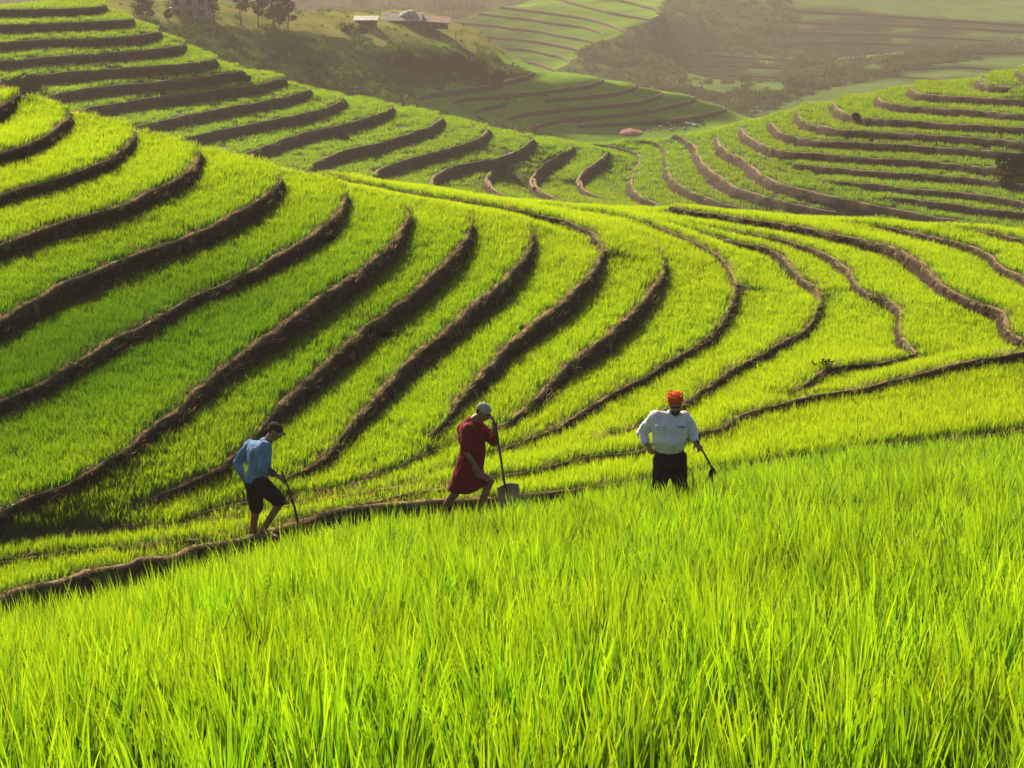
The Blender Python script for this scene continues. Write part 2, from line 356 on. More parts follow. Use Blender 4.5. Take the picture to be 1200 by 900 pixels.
STEPB = {**{'S%d' % i: 'end' for i in range(1, 8)}, **{'B%d' % i: 'end' for i in range(1, 14)}, **{'B%d' % i: 'start' for i in range(22, 29)}, **{'E%d' % i: 'end' for i in range(1, 7)}}
MORE = {'L0': lambda x: float(np.interp(x, [0, 250, 450, 700], [0.72, 0.45, 0.2, 0.05]))}    # the foreground field lies deeper: its tall rice hides the foot of the first bank
TK = 0.74
SHADE_KNOLL = [(x, y, z) for (x, z) in ((-13.0, -5.8), (-15, -4.4), (-18, -3.6), (-22, -3.0)) for y in (31, 33, 35, 37, 39, 41)]
def parse(s, k=1.0, left=True, right=True):
    pts = []
    for tok in s.split():
        v = [float(a) for a in tok.split(',')]
        pts.append(v + [None] * (4 - len(v)))
    # carry on beyond the frame
    if left and -1 <= pts[0][0] <= 0:
        a, b = pts[0], pts[1]
        sl = (b[1] - a[1]) / max(1e-6, b[0] - a[0])
        sl = max(-0.9, min(0.9, sl)) * 0.8
        pts.insert(0, [a[0] - 60, a[1] - sl * 60, a[2], a[3]]); a[3] = None
        pts.insert(0, [a[0] - 130, a[1] - sl * 125, a[2], pts[0][3]]); pts[1][3] = None
    if right and 1199 <= pts[-1][0] <= 1201:
        a, b = pts[-1], pts[-2]
        sl = (a[1] - b[1]) / (a[0] - b[0])
        pts.append([a[0] + 90, a[1] + sl * 90, a[2], a[3]]); a[3] = None
        pts.append([a[0] + 200, a[1] + sl * 190, a[2], pts[-1][3]]); pts[-2][3] = None
    P = np.array([[p[0], p[1], p[2]] for p in pts])
    cum = np.r_[0, np.cumsum(np.hypot(np.diff(P[:, 0]), np.diff(P[:, 1])))]
    zi = [i for i, p in enumerate(pts) if p[3] is not None]
    z = np.interp(cum, cum[zi], [pts[i][3] for i in zi]) * k
    return P, z

def catmull(A, step):
    """A (n,d) -> smooth resample with spacing ~step measured on columns 0,1"""
    n = len(A)
    E = np.vstack([2 * A[0] - A[1], A, 2 * A[-1] - A[-2]])
    out = []
    for i in range(n - 1):
        p0, p1, p2, p3 = E[i], E[i + 1], E[i + 2], E[i + 3]
        for t in np.linspace(0, 1, 16, endpoint=False):
            out.append(0.5 * ((2 * p1) + (-p0 + p2) * t + (2 * p0 - 5 * p1 + 4 * p2 - p3) * t * t + (-p0 + 3 * p1 - 3 * p2 + p3) * t ** 3))
    out.append(A[-1])
    out = np.array(out)
    cum = np.r_[0, np.cumsum(np.hypot(np.diff(out[:, 0]), np.diff(out[:, 1])))]
    m = max(3, int(cum[-1] / step))
    s = np.linspace(0, cum[-1], m)
    return np.column_stack([np.interp(s, cum, out[:, j]) for j in range(A.shape[1])])

def build_line(s, k, step, gh, wob=0.0, more=None, stepback=None):
    P, z = parse(s, k)
    rf = np.ones(len(P))
    if stepback:
        tm = P[:, 2].max(); it = int(np.argmax(P[:, 0])); il = int(np.argmin(P[:, 0]))
        if stepback == 'end':
            for i in range(it + 1, len(P)): P[i, 2] = max(P[i, 2], tm * 0.72); rf[i] = 0.12
        else:
            for i in range(0, il): P[i, 2] = max(P[i, 2], tm * 0.72); rf[i] = 0.12
    Q = []
    for (px, py, t), zz, rr in zip(P, z, rf):
        p = at_z(px, py, zz)
        h = t * p.y / (FPX * CP) * TK
        h += (more(px) if more else 0) + gh * min(1.0, max(0.0, (t - 1) / 2.5)) * max(0.25, 1 - t / 24.0)
        Q.append([p.x, p.y, p.z, max(h, 0.03), rr])
    Q = np.array(Q)
    S = catmull(Q, step)
    if wob:
        for i in range(len(S)):
            S[i, 0] += wob * fnoise(S[i, 0], S[i, 1], 3.1, 1.1 / wob * 0.1)
            S[i, 1] += wob * fnoise(S[i, 0], S[i, 1], 7.7, 1.1 / wob * 0.1)
    T = np.gradient(S[:, :2], axis=0)
    T /= np.linalg.norm(T, axis=1)[:, None] + 1e-9
    ker = np.ones(5) / 5
    for j in (0, 1):
        T[:, j] = np.convolve(np.pad(T[:, j], 2, mode='edge'), ker, 'valid')
    T /= np.linalg.norm(T, axis=1)[:, None] + 1e-9
    Nn = np.column_stack([T[:, 1], -T[:, 0]])       # right-hand side = downhill
    return S, Nn

def solve_surface(pts, edges, faces, zfix, spacing, bbox, keep=None, edge_soft=True):
    pass

def terrain(name, lines, k, step, gh, crest, extra, grid, mat, wob=0.0, batter=0.22, bmat='bank', rimw=0.16, bank_step=None, drop=True, rows=7, rough=0.035, trim=None, nsoft=14):
    """terraced hillside: constrained triangulation of all lips and feet, treads relaxed between them"""
    P2, Z, E = [], [], []
    L = {}
    for key, s in lines.items():
        S, Nn = build_line(s, k, step, gh, wob, MORE.get(key), STEPB.get(key))
        L[key] = (S, Nn)
        b = batter * S[:, 3] + 0.02
        foot = S[:, :2] + Nn * b[:, None]
        for arr, zz in ((S[:, :2], S[:, 2]), (foot, S[:, 2] - S[:, 3])):
            i0 = len(P2)
            P2.extend(arr.tolist()); Z.extend(zz.tolist())
            E.extend([(i0 + i, i0 + i + 1) for i in range(len(arr) - 1)])
    nline = len(P2)
    for (x, y, z) in extra:
        P2.append([x, y]); Z.append(z)
    nfix = len(P2)
    A = np.array(P2)
    x0, y0 = A.min(0) ; x1, y1 = A.max(0)
    kd = KDTree(nfix)
    for i, p in enumerate(P2): kd.insert((p[0], p[1], 0), i)
    kd.balance()
    hullpts = []
    gx = np.arange(x0, x1, grid); gy = np.arange(y0, y1, grid)
    for yy in gy:
        for xx in gx:
            a = xx + rng.uniform(-.2, .2) * grid; b = yy + rng.uniform(-.2, .2) * grid
            if kd.find((a, b, 0))[2] > grid * 0.45:
                hullpts.append([a, b])
    allp = P2 + hullpts
    res = delaunay_2d_cdt([Vector(p) for p in allp], E, [], 0, 1e-5)
    V, Ed, F, orig = res[0], res[1], res[2], res[3]
    n = len(V)
    XY = np.array([[v.x, v.y] for v in V])
    z = np.zeros(n); fixed = np.zeros(n, bool)
    for i, og in enumerate(orig):
        o = [q for q in og if q < nfix]
        if o:
            z[i] = np.mean([Z[q] for q in o]); fixed[i] = True
    for i in range(n):
        if not fixed[i]:
            z[i] = Z[kd.find((XY[i, 0], XY[i, 1], 0))[1]]
    ed = np.array(Ed)
    d = np.linalg.norm(XY[ed[:, 0]] - XY[ed[:, 1]], axis=1) + 1e-3
    w = 1.0 / d
    a = np.r_[ed[:, 0], ed[:, 1]]; b = np.r_[ed[:, 1], ed[:, 0]]; ww = np.r_[w, w]
    den = np.bincount(a, ww, n) + 1e-12
    free = ~fixed
    for it in range(500):
        zn = np.bincount(a, ww * z[b], n) / den
        z[free] = z[free] + 1.0 * (zn[free] - z[free])
    soft = free.copy()
    for i, og in enumerate(orig):
        if fixed[i] and all(q >= nline for q in og if q < nfix): soft[i] = True
    for it in range(nsoft):
        zn = np.bincount(a, ww * z[b], n) / den
        z[soft] = zn[soft]
    z2 = z.copy()
    if rough:
        for i in np.nonzero(free)[0]:
            z2[i] += rough * fnoise(XY[i, 0], XY[i, 1], 0, 0.5 / max(1, grid))
    verts = np.column_stack([XY, z2])
    tris = np.array([f for f in F if len(f) == 3], dtype=np.int64)
    if trim is not None:
        c_ = verts[tris].mean(axis=1); tris = tris[trim(c_[:, 0], c_[:, 1], L)]
    o = mesh_np(name, verts, tris, [M[mat]], smooth=False)
    tag(o, kind='structure')
    # banks
    for key, (S, Nn) in L.items():
        make_bank(key, S, Nn, batter, rimw, bmat, bank_step or step * 0.4, rows)
    return verts, tris, L

def make_bank(key, S, Nn, batter, rimw, bmat, step, rows):
    A = np.column_stack([S[:, :4], Nn, S[:, 4]])
    cum = np.r_[0, np.cumsum(np.hypot(np.diff(S[:, 0]), np.diff(S[:, 1])))]
    m = max(4, int(cum[-1] / step))
    s = np.linspace(0, cum[-1], m)
    A = np.column_stack([np.interp(s, cum, A[:, j]) for j in range(7)])
    # profile: outward offset, height fraction, extra z, rim flag
    vs_, rim = [], []
    prof = []
    for r in range(rows):
        f = r / (rows - 1)
        prof.append((f, None))
    hs = []
    H = A[:, 3]
    sc = rimw / 0.16
    big = np.clip(H / (0.45 * sc), 0.35, 1.3) * np.clip(A[:, 6], 0.12, 1)
    cols = []
    for r in range(rows):
        f = r / (rows - 1)                                # 0 foot .. 1 lip
        off = (batter * H + 0.03 * sc) * (1 - f) + 0.035 * sc * math.sin(f * math.pi)
        zz = A[:, 2] - H * (1 - f) - (0.08 * sc if r == 0 else 0)
        cols.append((off, zz, 0.15 if r == rows - 1 else 0.0))
    cols.append((-0.02 * sc + 0 * H, A[:, 2] + 0.035 * sc * big, 1.0))
    cols.append((-rimw * 0.5 * big, A[:, 2] + 0.045 * sc * big, 1.0))
    cols.append((-rimw * big, A[:, 2] + 0.02 * sc * big, 0.8))
    cols.append((-rimw * 1.35 * big, A[:, 2] - 0.06 * sc, 0.3))
    K = len(cols)
    V = np.zeros((m, K, 3)); RM = np.zeros((m, K))
    for c, (off, zz, rf) in enumerate(cols):
        V[:, c, 0] = A[:, 0] + A[:, 4] * off
        V[:, c, 1] = A[:, 1] + A[:, 5] * off
        V[:, c, 2] = zz
        RM[:, c] = rf
    # rough, crumbly face
    for i in range(m):
        nx, ny = A[i, 4], A[i, 5]
        hh = min(1.0, H[i] / (0.3 * sc))
        for c in range(K):
            x, y, z = V[i, c]
            n1 = mnoise.noise((x * 3.2 / sc, y * 3.2 / sc, z * 2.2 / sc))
            n2 = mnoise.noise((x * 9.0 / sc + 5, y * 9.0 / sc, z * 4.0 / sc))
            n3 = mnoise.noise((x * 1.1 / sc, y * 1.1 / sc + 9, 0))
            if 0 < c < rows + 2:
                d = (0.045 * n1 + 0.035 * n2) * sc * hh
                V[i, c, 0] += nx * d; V[i, c, 1] += ny * d
            if c >= rows - 1 and c < rows + 3:
                V[i, c, 2] += (0.035 * n3 + 0.022 * n2) * sc * hh
            RM[i, c] *= 0.6 + 0.9 * (n2 + 0.3)
    idx = np.arange(m * K).reshape(m, K)
    q = np.stack([idx[:-1, :-1], idx[1:, :-1], idx[1:, 1:], idx[:-1, 1:]], axis=-1).reshape(-1, 4)
    o = mesh_np('terrace_bank', V.reshape(-1, 3), q, [M[bmat]])
    at = o.data.attributes.new('rim', 'FLOAT', 'POINT')
    at.data.foreach_set('value', np.clip(RM.ravel(), 0, 1).astype(np.float32))
    tag(o, kind='structure')

def rows_fill(rows, step):
    out = []
    for row in rows:
        for a_, b_ in zip(row, row[1:]):
            a_, b_ = np.array(a_, float), np.array(b_, float)
            m = max(1, int(np.linalg.norm(b_[:2] - a_[:2]) / step))
            for i in range(m): out.append(tuple(a_ + (b_ - a_) * i / m))
        out.append(tuple(row[-1]))
    return out
def back_drop(crest, k, drops, step):
    rows = [[] for _ in range(len(drops) + 1)]
    for (x, y, Y) in crest:
        p = at_y(x, y, Y * k)
        rows[0].append((p.x, p.y, p.z))
        for i, (dy, dz) in enumerate(drops):
            rows[i + 1].append((p.x * (p.y + dy) / p.y, p.y + dy, p.z - dz))
    return rows_fill(rows, step)
def _old_drop(crest, k, drops):
    ex = []
    for (x, y, Y) in crest:
        p = at_y(x, y, Y * k)
        ex.append((p.x, p.y, p.z))
        for (dy, dz) in drops:
            ex.append((p.x * (p.y + dy) / p.y, p.y + dy, p.z - dz))
    return ex

EX = back_drop(CREST, 1.0, [(2.5, 1.0), (6, 3.0), (12, 6.5), (22, 14.0)], 1.0)
# unseen knoll added left of the frame to shade the lower left terraces
for (x, y, z) in SHADE_KNOLL: EX.append((x, y, z))
def trim_front(x, y, L):
    S = L['L0'][0]; o = np.argsort(S[:, 0])
    return y > np.interp(x, S[o, 0], S[o, 1]) - 0.35
nearV, nearT, nearL = terrain('near_hill', NEAR, 1.0, 0.16, 0.15, CREST, EX, 0.55, 'paddy', wob=0.05, bank_step=0.05, batter=0.27, rough=0.02, rimw=0.105, trim=trim_front)

KM = 1.5
EXM = back_drop(MID_CREST, KM, [(4, 2.0), (12, 8), (25, 18)], 3.0)
for (x, y, Y, z) in MID_NEAR:
    p = at_y(x, y, Y * KM); EXM.append((p.x, p.y, z * KM))
midV, midT, midL = terrain('middle_hill', MID, KM, 0.6, 0.25, MID_CREST, EXM, 2.0, 'paddy', wob=0.12, batter=0.55, bmat='bank_far', rimw=0.25, bank_step=0.3, rows=5)
# ------------------------------------------------------------------ far ground: wooded bank, low spur, distant hills
KS = 1.6
BANK_EDGE = [(60,22,108),(120,25,110),(200,31,112),(260,35,116),(330,39,120),(400,45,125),(450,49,127),(500,50,129),(540,54,132),(560,60,134),(592,74,136)]
BANK_FOOT = [(60,60,98),(150,60,102),(220,85,104),(290,100,108),(350,115,110),(410,130,111),(470,142,114),(540,165,118),(600,175,120),(700,180,122),(830,165,124),(900,150,126),(1000,150,128)]
rows = [[] for _ in range(6)]
for (x, y, Y) in BANK_EDGE:
    p = at_y(x, y, Y * KS)
    w = 1.0 if x < 545 else 0.4
    dd_ = float(np.interp(x, [60, 230, 330, 400, 520], [24, 24, 16, 28, 36]))
    for r_, (fx, dy, dz) in zip(rows, ((1, 0, 0), (1.02, dd_ * 0.35 * w, 0.4), (1.03, dd_ * 0.7 * w, 0.9), (1.06, dd_ * w, 1.0), (1.10, (dd_ + 20) * w, -9), (1.2, (dd_ + 50) * w, -28))):
        r_.append((p.x * fx, p.y + dy, p.z + dz))
ex = rows_fill(rows, 2.5)
rows = [[], []]
for (x, y, Y) in BANK_FOOT:
    p = at_y(x, y, Y * KS); rows[0].append((p.x, p.y, p.z)); rows[1].append((p.x, p.y - 35, p.z - 9))
ex += rows_fill(rows, 3)
rows = [[], [], []]
for (x, y, Y) in [(628,84,139),(706,92,137),(742,98,137),(778,106,136),(812,112,136),(848,122,136),(872,134,136),(900,140,136)]:
    p = at_y(x, y, Y * KS)
    for r_, q_ in zip(rows, [(p.x, p.y, p.z), (p.x * 1.03, p.y + 12, p.z - 6), (p.x * 1.1, p.y + 45, p.z - 28)]): r_.append(q_)
ex += rows_fill(rows, 3)
spurV, spurT, spurL = terrain('wooded_bank', SPUR, KS, 1.5, 0.0, None, ex, 4.0, 'spur_field', wob=0.4, bmat='bank_dim', rimw=0.4, bank_step=0.9, rows=4, rough=0.4, nsoft=3)

KF = 1.7
FARPTS = [(470,75,225),(500,50,230),(515,32,233),(530,20,240),(560,6,246),(600,-12,252),(640,-30,262),(700,-45,275),
          (700,50,226),(720,70,215),(745,90,203),(760,110,192),(820,135,180),(860,150,168),(700,100,190),(640,95,195),(600,100,196),(560,100,200),
          (760,30,240),(780,10,252),(850,0,268),(860,30,255),(880,45,250),(800,50,236),(780,60,228),(930,4,272),(1050,2,280),(1200,8,280),(1350,10,280),(1500,10,280),
          (900,60,232),(950,70,222),(1000,72,215),(1060,60,212),(1200,50,226),(1400,50,226),(940,100,188),(1000,90,178),(1000,100,170),(1090,84,175),(1200,72,183),(1400,72,183),
          (1200,100,165),(1400,100,165),(1000,125,150),(900,150,150),(1200,140,146),(1400,140,146),(700,-90,330),(900,-70,330),(1200,-50,330),(1500,-40,330)]
ex = []
for (x, y, Y) in FARPTS:
    p = at_y(x, y, Y * KF); ex.append((p.x, p.y, p.z))
rows = [[], [], []]
for (x, y, Y) in [(470,75,225),(500,50,230),(515,32,233),(530,20,240),(560,6,246),(600,-12,252),(640,-30,262)]:
    p = at_y(x, y, Y * KF)
    for r_, q_ in zip(rows, [(p.x, p.y, p.z), (p.x - 4, p.y + 18, p.z - 8), (p.x - 30, p.y + 60, p.z - 30)]): r_.append(q_)
ex += rows_fill(rows, 4)
farV, farT, farL = terrain('distant_hill', FAR, KF, 2.5, 0.0, None, ex, 8.0, 'far_field', wob=0.8, bmat='bank_dim', rimw=0.5, bank_step=2.0, rows=3, rough=0.8)

# mountain flank closing the valley
def mountain():
    xs = np.linspace(-620, 760, 110); ys = np.linspace(430, 1500, 90)
    V = []
    for y in ys:
        for x in xs:
            t = (y - 430) / 1070
            z = -78 + 95 * min(1, t * 1.7) ** 0.8 + 10 * fnoise(x, y, 1, 0.006) + 5 * fnoise(x, y, 2, 0.02) + 2.0 * fnoise(x, y, 3, 0.07)
            z += 10 * max(0, (x - 200) / 500) * t
            V.append((x, y, z))
    n = len(xs)
    idx = np.arange(len(V)).reshape(len(ys), n)
    q = np.stack([idx[:-1, :-1], idx[:-1, 1:], idx[1:, 1:], idx[1:, :-1]], axis=-1).reshape(-1, 4)
    o = mesh_np('hills', V, q, [M['forest']])
    tag(o, kind='structure')
mountain()
# ground sheet under everything, out to the horizon
gp = mesh_np('ground', [(-1400, -300, -120), (1400, -300, -120), (1400, 1700, -120), (-1400, 1700, -120)], [(0, 1, 2, 3)], [M['forest']])
tag(gp, kind='structure')

# valley air
def haze():
    x0, x1, y0, y1, z0, z1 = -1410, 1410, -310, 1710, -121, 36
    V = [(x, y, z) for z in (z0, z1) for y in (y0, y1) for x in (x0, x1)]
    F = [(0, 2, 3, 1), (4, 5, 7, 6), (0, 1, 5, 4), (2, 6, 7, 3), (0, 4, 6, 2), (1, 3, 7, 5)]
    m, nt, out = new_mat('valley_haze')
    v = nt.nodes.new('ShaderNodeVolumePrincipled')
    v.inputs['Color'].default_value = (0.97, 0.86, 0.79, 1)
    v.inputs['Density'].default_value = HAZE_D
    v.inputs['Anisotropy'].default_value = 0.2
    nt.links.new(v.outputs[0], out.inputs['Volume'])
    o = mesh_np('haze', V, F, [m], smooth=False)
    tag(o, 'warm grey haze hanging in the valley', kind='stuff')
haze()
# ------------------------------------------------------------------ foreground hillside (camera stands on it)
S0, N0 = nearL['L0']
o0 = np.argsort(S0[:, 0])
L0x, L0y, L0z = S0[o0, 0], S0[o0, 1], (S0[:, 2] - S0[:, 3])[o0]
def fore_z(x, y):
    yb = np.interp(x, L0x, L0y) ; zb = np.interp(x, L0x, L0z) - 0.02
    t = y / yb
    base = -1.75 + (zb + 1.75) * t
    base += 0.16 * fnoise(x, y, 0, 0.22) * min(1, max(0, (1 - t) * 4)) + 0.04 * fnoise(x, y, 5, 0.9) * min(1, max(0, (1 - t) * 5))
    return base
xs = np.arange(-14, 15, 0.4); ts = np.linspace(-0.15, 1.03, 60)
V = []
for t in ts:
    for x in xs:
        yb = float(np.interp(x, L0x, L0y)); y = t * yb
        V.append((x, y, fore_z(x, y) if t < 1.0 else fore_z(x, yb) - 0.03))
V = np.array(V); nx = len(xs)
idx = np.arange(len(V)).reshape(len(ts), nx)
q = np.stack([idx[:-1, :-1], idx[:-1, 1:], idx[1:, 1:], idx[1:, :-1]], axis=-1).reshape(-1, 4)
fo = mesh_np('foreground_slope', V, q, [M['paddy']])
tag(fo, kind='structure')
# ------------------------------------------------------------------ rice: blade clumps scattered with geometry nodes
def blade_clump(name, n, rad, hmin, hmax, width, lean, segs, mat, seed, bend=0.25):
    r = np.random.default_rng(seed)
    V, F, Hh = [], [], []
    for i in range(n):
        a = r.uniform(0, 2 * math.pi); rr = rad * math.sqrt(r.uniform())
        bx, by = rr * math.cos(a), rr * math.sin(a)
        h = r.uniform(hmin, hmax)
        da = a + r.normal(0, 0.7)
        ln = lean * (0.25 + 0.75 * rr / rad) * r.uniform(0.4, 1.3)
        fa = r.uniform(0, math.pi)                       # facing of the blade
        wx, wy = math.cos(fa), math.sin(fa)
        cv = bend * r.uniform(0.3, 1.3)
        w0 = width * r.uniform(0.7, 1.25)
        hv = r.uniform(0.6, 1.05)
        if segs >= 4 and r.uniform() < 0.04: cv *= 4.0; ln += .3
        i0 = len(V)
        for s in range(segs + 1):
            f = s / segs
            off = h * (ln * f + cv * f ** 2.6)
            z = h * f * math.cos(min(0.9, ln * .5)) - h * 0.5 * (cv * f ** 2.2) ** 2
            w = w0 * (0.55 + 0.45 * math.sin(min(1.0, f * 2.2) * math.pi / 2)) * (1 - f ** 2.6) * 0.5
            cx, cy_ = bx + math.cos(da) * off, by + math.sin(da) * off
            if s < segs:
                V.append((cx - wx * w, cy_ - wy * w, z)); V.append((cx + wx * w, cy_ + wy * w, z)); Hh += [f * hv, f * hv]
            else:
                V.append((cx, cy_, z)); Hh.append(hv)
        for s in range(segs - 1):
            k = i0 + 2 * s
            F.append((k, k + 1, k + 3, k + 2))
        k = i0 + 2 * (segs - 1)
        F.append((k, k + 1, k + 2))
    me = bpy.data.meshes.new(name)
    me.from_pydata(V, [], F); me.update()
    me.polygons.foreach_set('use_smooth', np.ones(len(me.polygons), dtype=bool))
    at = me.attributes.new('h', 'FLOAT', 'POINT'); at.data.foreach_set('value', np.array(Hh, dtype=np.float32))
    me.materials.append(mat)
    return bpy.data.objects.new(name, me)          # source only, instanced below

def scatter(name, P, rotz, scl, idx, tint, sources, label=None, tilt=None):
    """one stuff object: points + geometry nodes that put a clump on each"""
    n = len(P)
    me = bpy.data.meshes.new(name)
    me.vertices.add(n); me.vertices.foreach_set('co', np.asarray(P, dtype=np.float32).ravel())
    rot = np.zeros((n, 3), dtype=np.float32); rot[:, 2] = rotz
    if tilt is not None: rot[:, 0] = tilt[:, 0]; rot[:, 1] = tilt[:, 1]
    for nm, ty, dat in (('rot', 'FLOAT_VECTOR', rot), ('scl', 'FLOAT_VECTOR', scl), ('idx', 'INT', idx), ('tint', 'FLOAT_VECTOR', tint)):
        at = me.attributes.new(nm, ty, 'POINT')
        at.data.foreach_set('vector' if ty == 'FLOAT_VECTOR' else 'value', np.asarray(dat, dtype=np.int32 if ty == 'INT' else np.float32).ravel())
    me.update()
    o = bpy.data.objects.new(name, me); link(o)
    tag(o, label, None, kind='stuff')
    ng = bpy.data.node_groups.new(name, 'GeometryNodeTree')
    ng.interface.new_socket('Geometry', in_out='INPUT', socket_type='NodeSocketGeometry')
    ng.interface.new_socket('Geometry', in_out='OUTPUT', socket_type='NodeSocketGeometry')
    N, Lk = ng.nodes, ng.links
    gi = N.new('NodeGroupInput'); go = N.new('NodeGroupOutput')
    iop = N.new('GeometryNodeInstanceOnPoints')
    jn = N.new('GeometryNodeJoinGeometry')
    for s in reversed(sources):
        oi = N.new('GeometryNodeObjectInfo'); oi.inputs['Object'].default_value = s; oi.inputs['As Instance'].default_value = True
        oi.transform_space = 'ORIGINAL'
        Lk.new(oi.outputs['Geometry'], jn.inputs[0])
    def na(nm, dt):
        a = N.new('GeometryNodeInputNamedAttribute'); a.data_type = dt; a.inputs['Name'].default_value = nm
        return a.outputs['Attribute']
    Lk.new(gi.outputs[0], iop.inputs['Points'])
    Lk.new(jn.outputs[0], iop.inputs['Instance'])
    iop.inputs['Pick Instance'].default_value = True
    Lk.new(na('idx', 'INT'), iop.inputs['Instance Index'])
    Lk.new(na('rot', 'FLOAT_VECTOR'), iop.inputs['Rotation'])
    Lk.new(na('scl', 'FLOAT_VECTOR'), iop.inputs['Scale'])
    Lk.new(iop.outputs[0], go.inputs[0])
    md = o.modifiers.new('scatter', 'NODES'); md.node_group = ng
    return o

def sample_tris(V, T, density, r, region=None):
    """random points on the triangles (per square metre in plan), kept where region(px,py,Y) is true"""
    a, b, c = V[T[:, 0]], V[T[:, 1]], V[T[:, 2]]
    area = 0.5 * np.abs((b[:, 0] - a[:, 0]) * (c[:, 1] - a[:, 1]) - (b[:, 1] - a[:, 1]) * (c[:, 0] - a[:, 0]))
    cen = (a + b + c) / 3
    if callable(density): dens = density(cen)
    else: dens = np.full(len(T), float(density))
    # leave out steep faces (banks)
    nz = area / (0.5 * np.linalg.norm(np.cross(b - a, c - a), axis=1) + 1e-9)
    dens = dens * (nz > 0.72)
    ex = area * dens
    cnt = np.floor(ex + r.uniform(size=len(ex))).astype(int)
    ti = np.repeat(np.arange(len(T)), cnt)
    u = r.uniform(size=len(ti)); v = r.uniform(size=len(ti))
    m = u + v > 1; u[m] = 1 - u[m]; v[m] = 1 - v[m]
    P = a[ti] + (b[ti] - a[ti]) * u[:, None] + (c[ti] - a[ti]) * v[:, None]
    return P
def proj_np(P):
    c = P[:, 1] * CP - P[:, 2] * SP
    u = P[:, 1] * SP + P[:, 2] * CP
    c = np.maximum(c, 0.5)
    return 600 + FPX * P[:, 0] / c, 450 - FPX * u / c
def in_frame(P, m=150, mb=140):
    x, y = proj_np(P)
    return (x > -m) & (x < 1200 + m) & (y > -m) & (y < 900 + mb)
def bank_clear(P, L, inside, outside):
    """drop points on the lip path (inside) or in the bank foot (outside)"""
    pts, nr, hh, rf = [], [], [], []
    for S, Nn in L.values():
        pts.append(S[:, :2]); nr.append(Nn); hh.append(S[:, 3]); rf.append(S[:, 4])
    pts = np.vstack(pts); nr = np.vstack(nr); hh = np.concatenate(hh); rf = np.concatenate(rf)
    kd = KDTree(len(pts))
    for i, p in enumerate(pts): kd.insert((p[0], p[1], 0), i)
    kd.balance()
    keep = np.ones(len(P), bool); dist = np.zeros(len(P)); sd = np.zeros(len(P))
    for i, p in enumerate(P):
        _, j, d = kd.find((p[0], p[1], 0))
        s = (p[0] - pts[j, 0]) * nr[j, 0] + (p[1] - pts[j, 1]) * nr[j, 1]
        big = min(1.0, 0.35 + hh[j] / (0.5 * inside / 0.2) * 0.65)
        dist[i] = d
        if s < 0 and d < inside * big * rf[j]: keep[i] = False
        if s >= 0 and d < outside + 0.15 * hh[j] + (0.05 if hh[j] < 0.3 and inside < 0.3 else 0): keep[i] = False
        sd[i] = math.copysign(d, s)
    return keep, sd
def tints(P, r, s=0.15, hue=0.012, val=0.22, base=1.0):
    n = len(P); t = np.zeros((n, 3), dtype=np.float32)
    ns = np.array([mnoise.noise((p[0] * s, p[1] * s, 0.3)) for p in P])
    t[:, 0] = 0.5 + hue * ns + r.normal(0, hue * 0.35, n)
    t[:, 1] = base * (1 + val * ns + r.normal(0, val * 0.35, n))
    return t

r = np.random.default_rng(11)
# foreground rice, tall hills of blades
src_f = [blade_clump('rice_tuft', 44, 0.07, 0.38, 0.82, 0.015, 0.17, 5, M['rice_near'], 100 + i, 0.06) for i in range(9)]
P = []
yy = 4.0
while yy < 26:
    sp = 0.235 + 0.0010 * (yy - 6)
    x = -0.33 * yy - 1.2
    while x < 0.33 * yy + 1.4:
        P.append((x + r.normal(0, 0.05), yy + r.normal(0, 0.05)))
        x += sp
    yy += sp * 1.02
P = np.array(P)
yb = np.interp(P[:, 0], L0x, L0y)
P = P[P[:, 1] < yb - 0.10]
Z = np.array([fore_z(float(x), float(y)) for x, y in P])
P = np.column_stack([P, Z - 0.015])
px, py = proj_np(P); 
P = P[(px > -120) & (px < 1320) & (py < 1080)]
n = len(P)
hn = np.array([mnoise.noise((p[0] * 0.55, p[1] * 0.55, 4.0)) for p in P])
dd = np.interp(P[:, 1], [6, 12, 20], [0.78, 0.70, 0.54])
hn2 = np.array([mnoise.noise((p[0] * 1.7, p[1] * 1.7, 9.0)) for p in P])
sc_ = (1 + 0.18 * hn + 0.36 * hn2 + r.normal(0, 0.10, n)) * dd * np.interp(np.interp(P[:, 0], L0x, L0y) - P[:, 1], [0, 0.8, 3.0], [0.50, 0.62, 1.0]) ** np.interp(P[:, 0], [-0.5, 3.0], [1.0, 0.35])
scl = np.column_stack([np.full(n, 1.0) * r.uniform(0.9, 1.15, n), np.full(n, 1.0) * r.uniform(0.9, 1.15, n), sc_])
tl = np.column_stack([r.normal(0, 0.06, n), r.normal(0, 0.06, n)])
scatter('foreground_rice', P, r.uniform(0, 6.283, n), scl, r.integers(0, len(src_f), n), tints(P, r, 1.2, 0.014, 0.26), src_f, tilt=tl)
print('fore clumps', n)

# near hill rice: short fine blades
src_n = [blade_clump('rice_patch', 34, 0.12, 0.12, 0.18, 0.0080, 0.12, 2, M['rice'], 200 + i, 0.15) for i in range(8)]
def dens_near(c): return np.interp(c[:, 1], [18, 30, 45], [120, 100, 70])
P = sample_tris(nearV, nearT, dens_near, r)
P = P[in_frame(P) & (P[:, 1] < 50)]
keep, sd = bank_clear(P, nearL, 0.20, 0.02)
P, sd = P[keep], sd[keep]
n = len(P)
V1S = nearL['V1'][0]; o1 = np.argsort(V1S[:, 0])
v1y = np.interp(P[:, 0], V1S[o1, 0], V1S[o1, 1])
tall = np.where(P[:, 1] < v1y, 1.25, 1.0)
hn = np.array([mnoise.noise((p[0] * 0.35, p[1] * 0.35, 8.0)) for p in P])
sz = tall * (1.0 + 0.15 * hn + r.normal(0, 0.06, n))
scl = np.column_stack([np.full(n, 1.1), np.full(n, 1.1), sz])
tl = np.column_stack([r.normal(0, 0.06, n), r.normal(0, 0.06, n)])
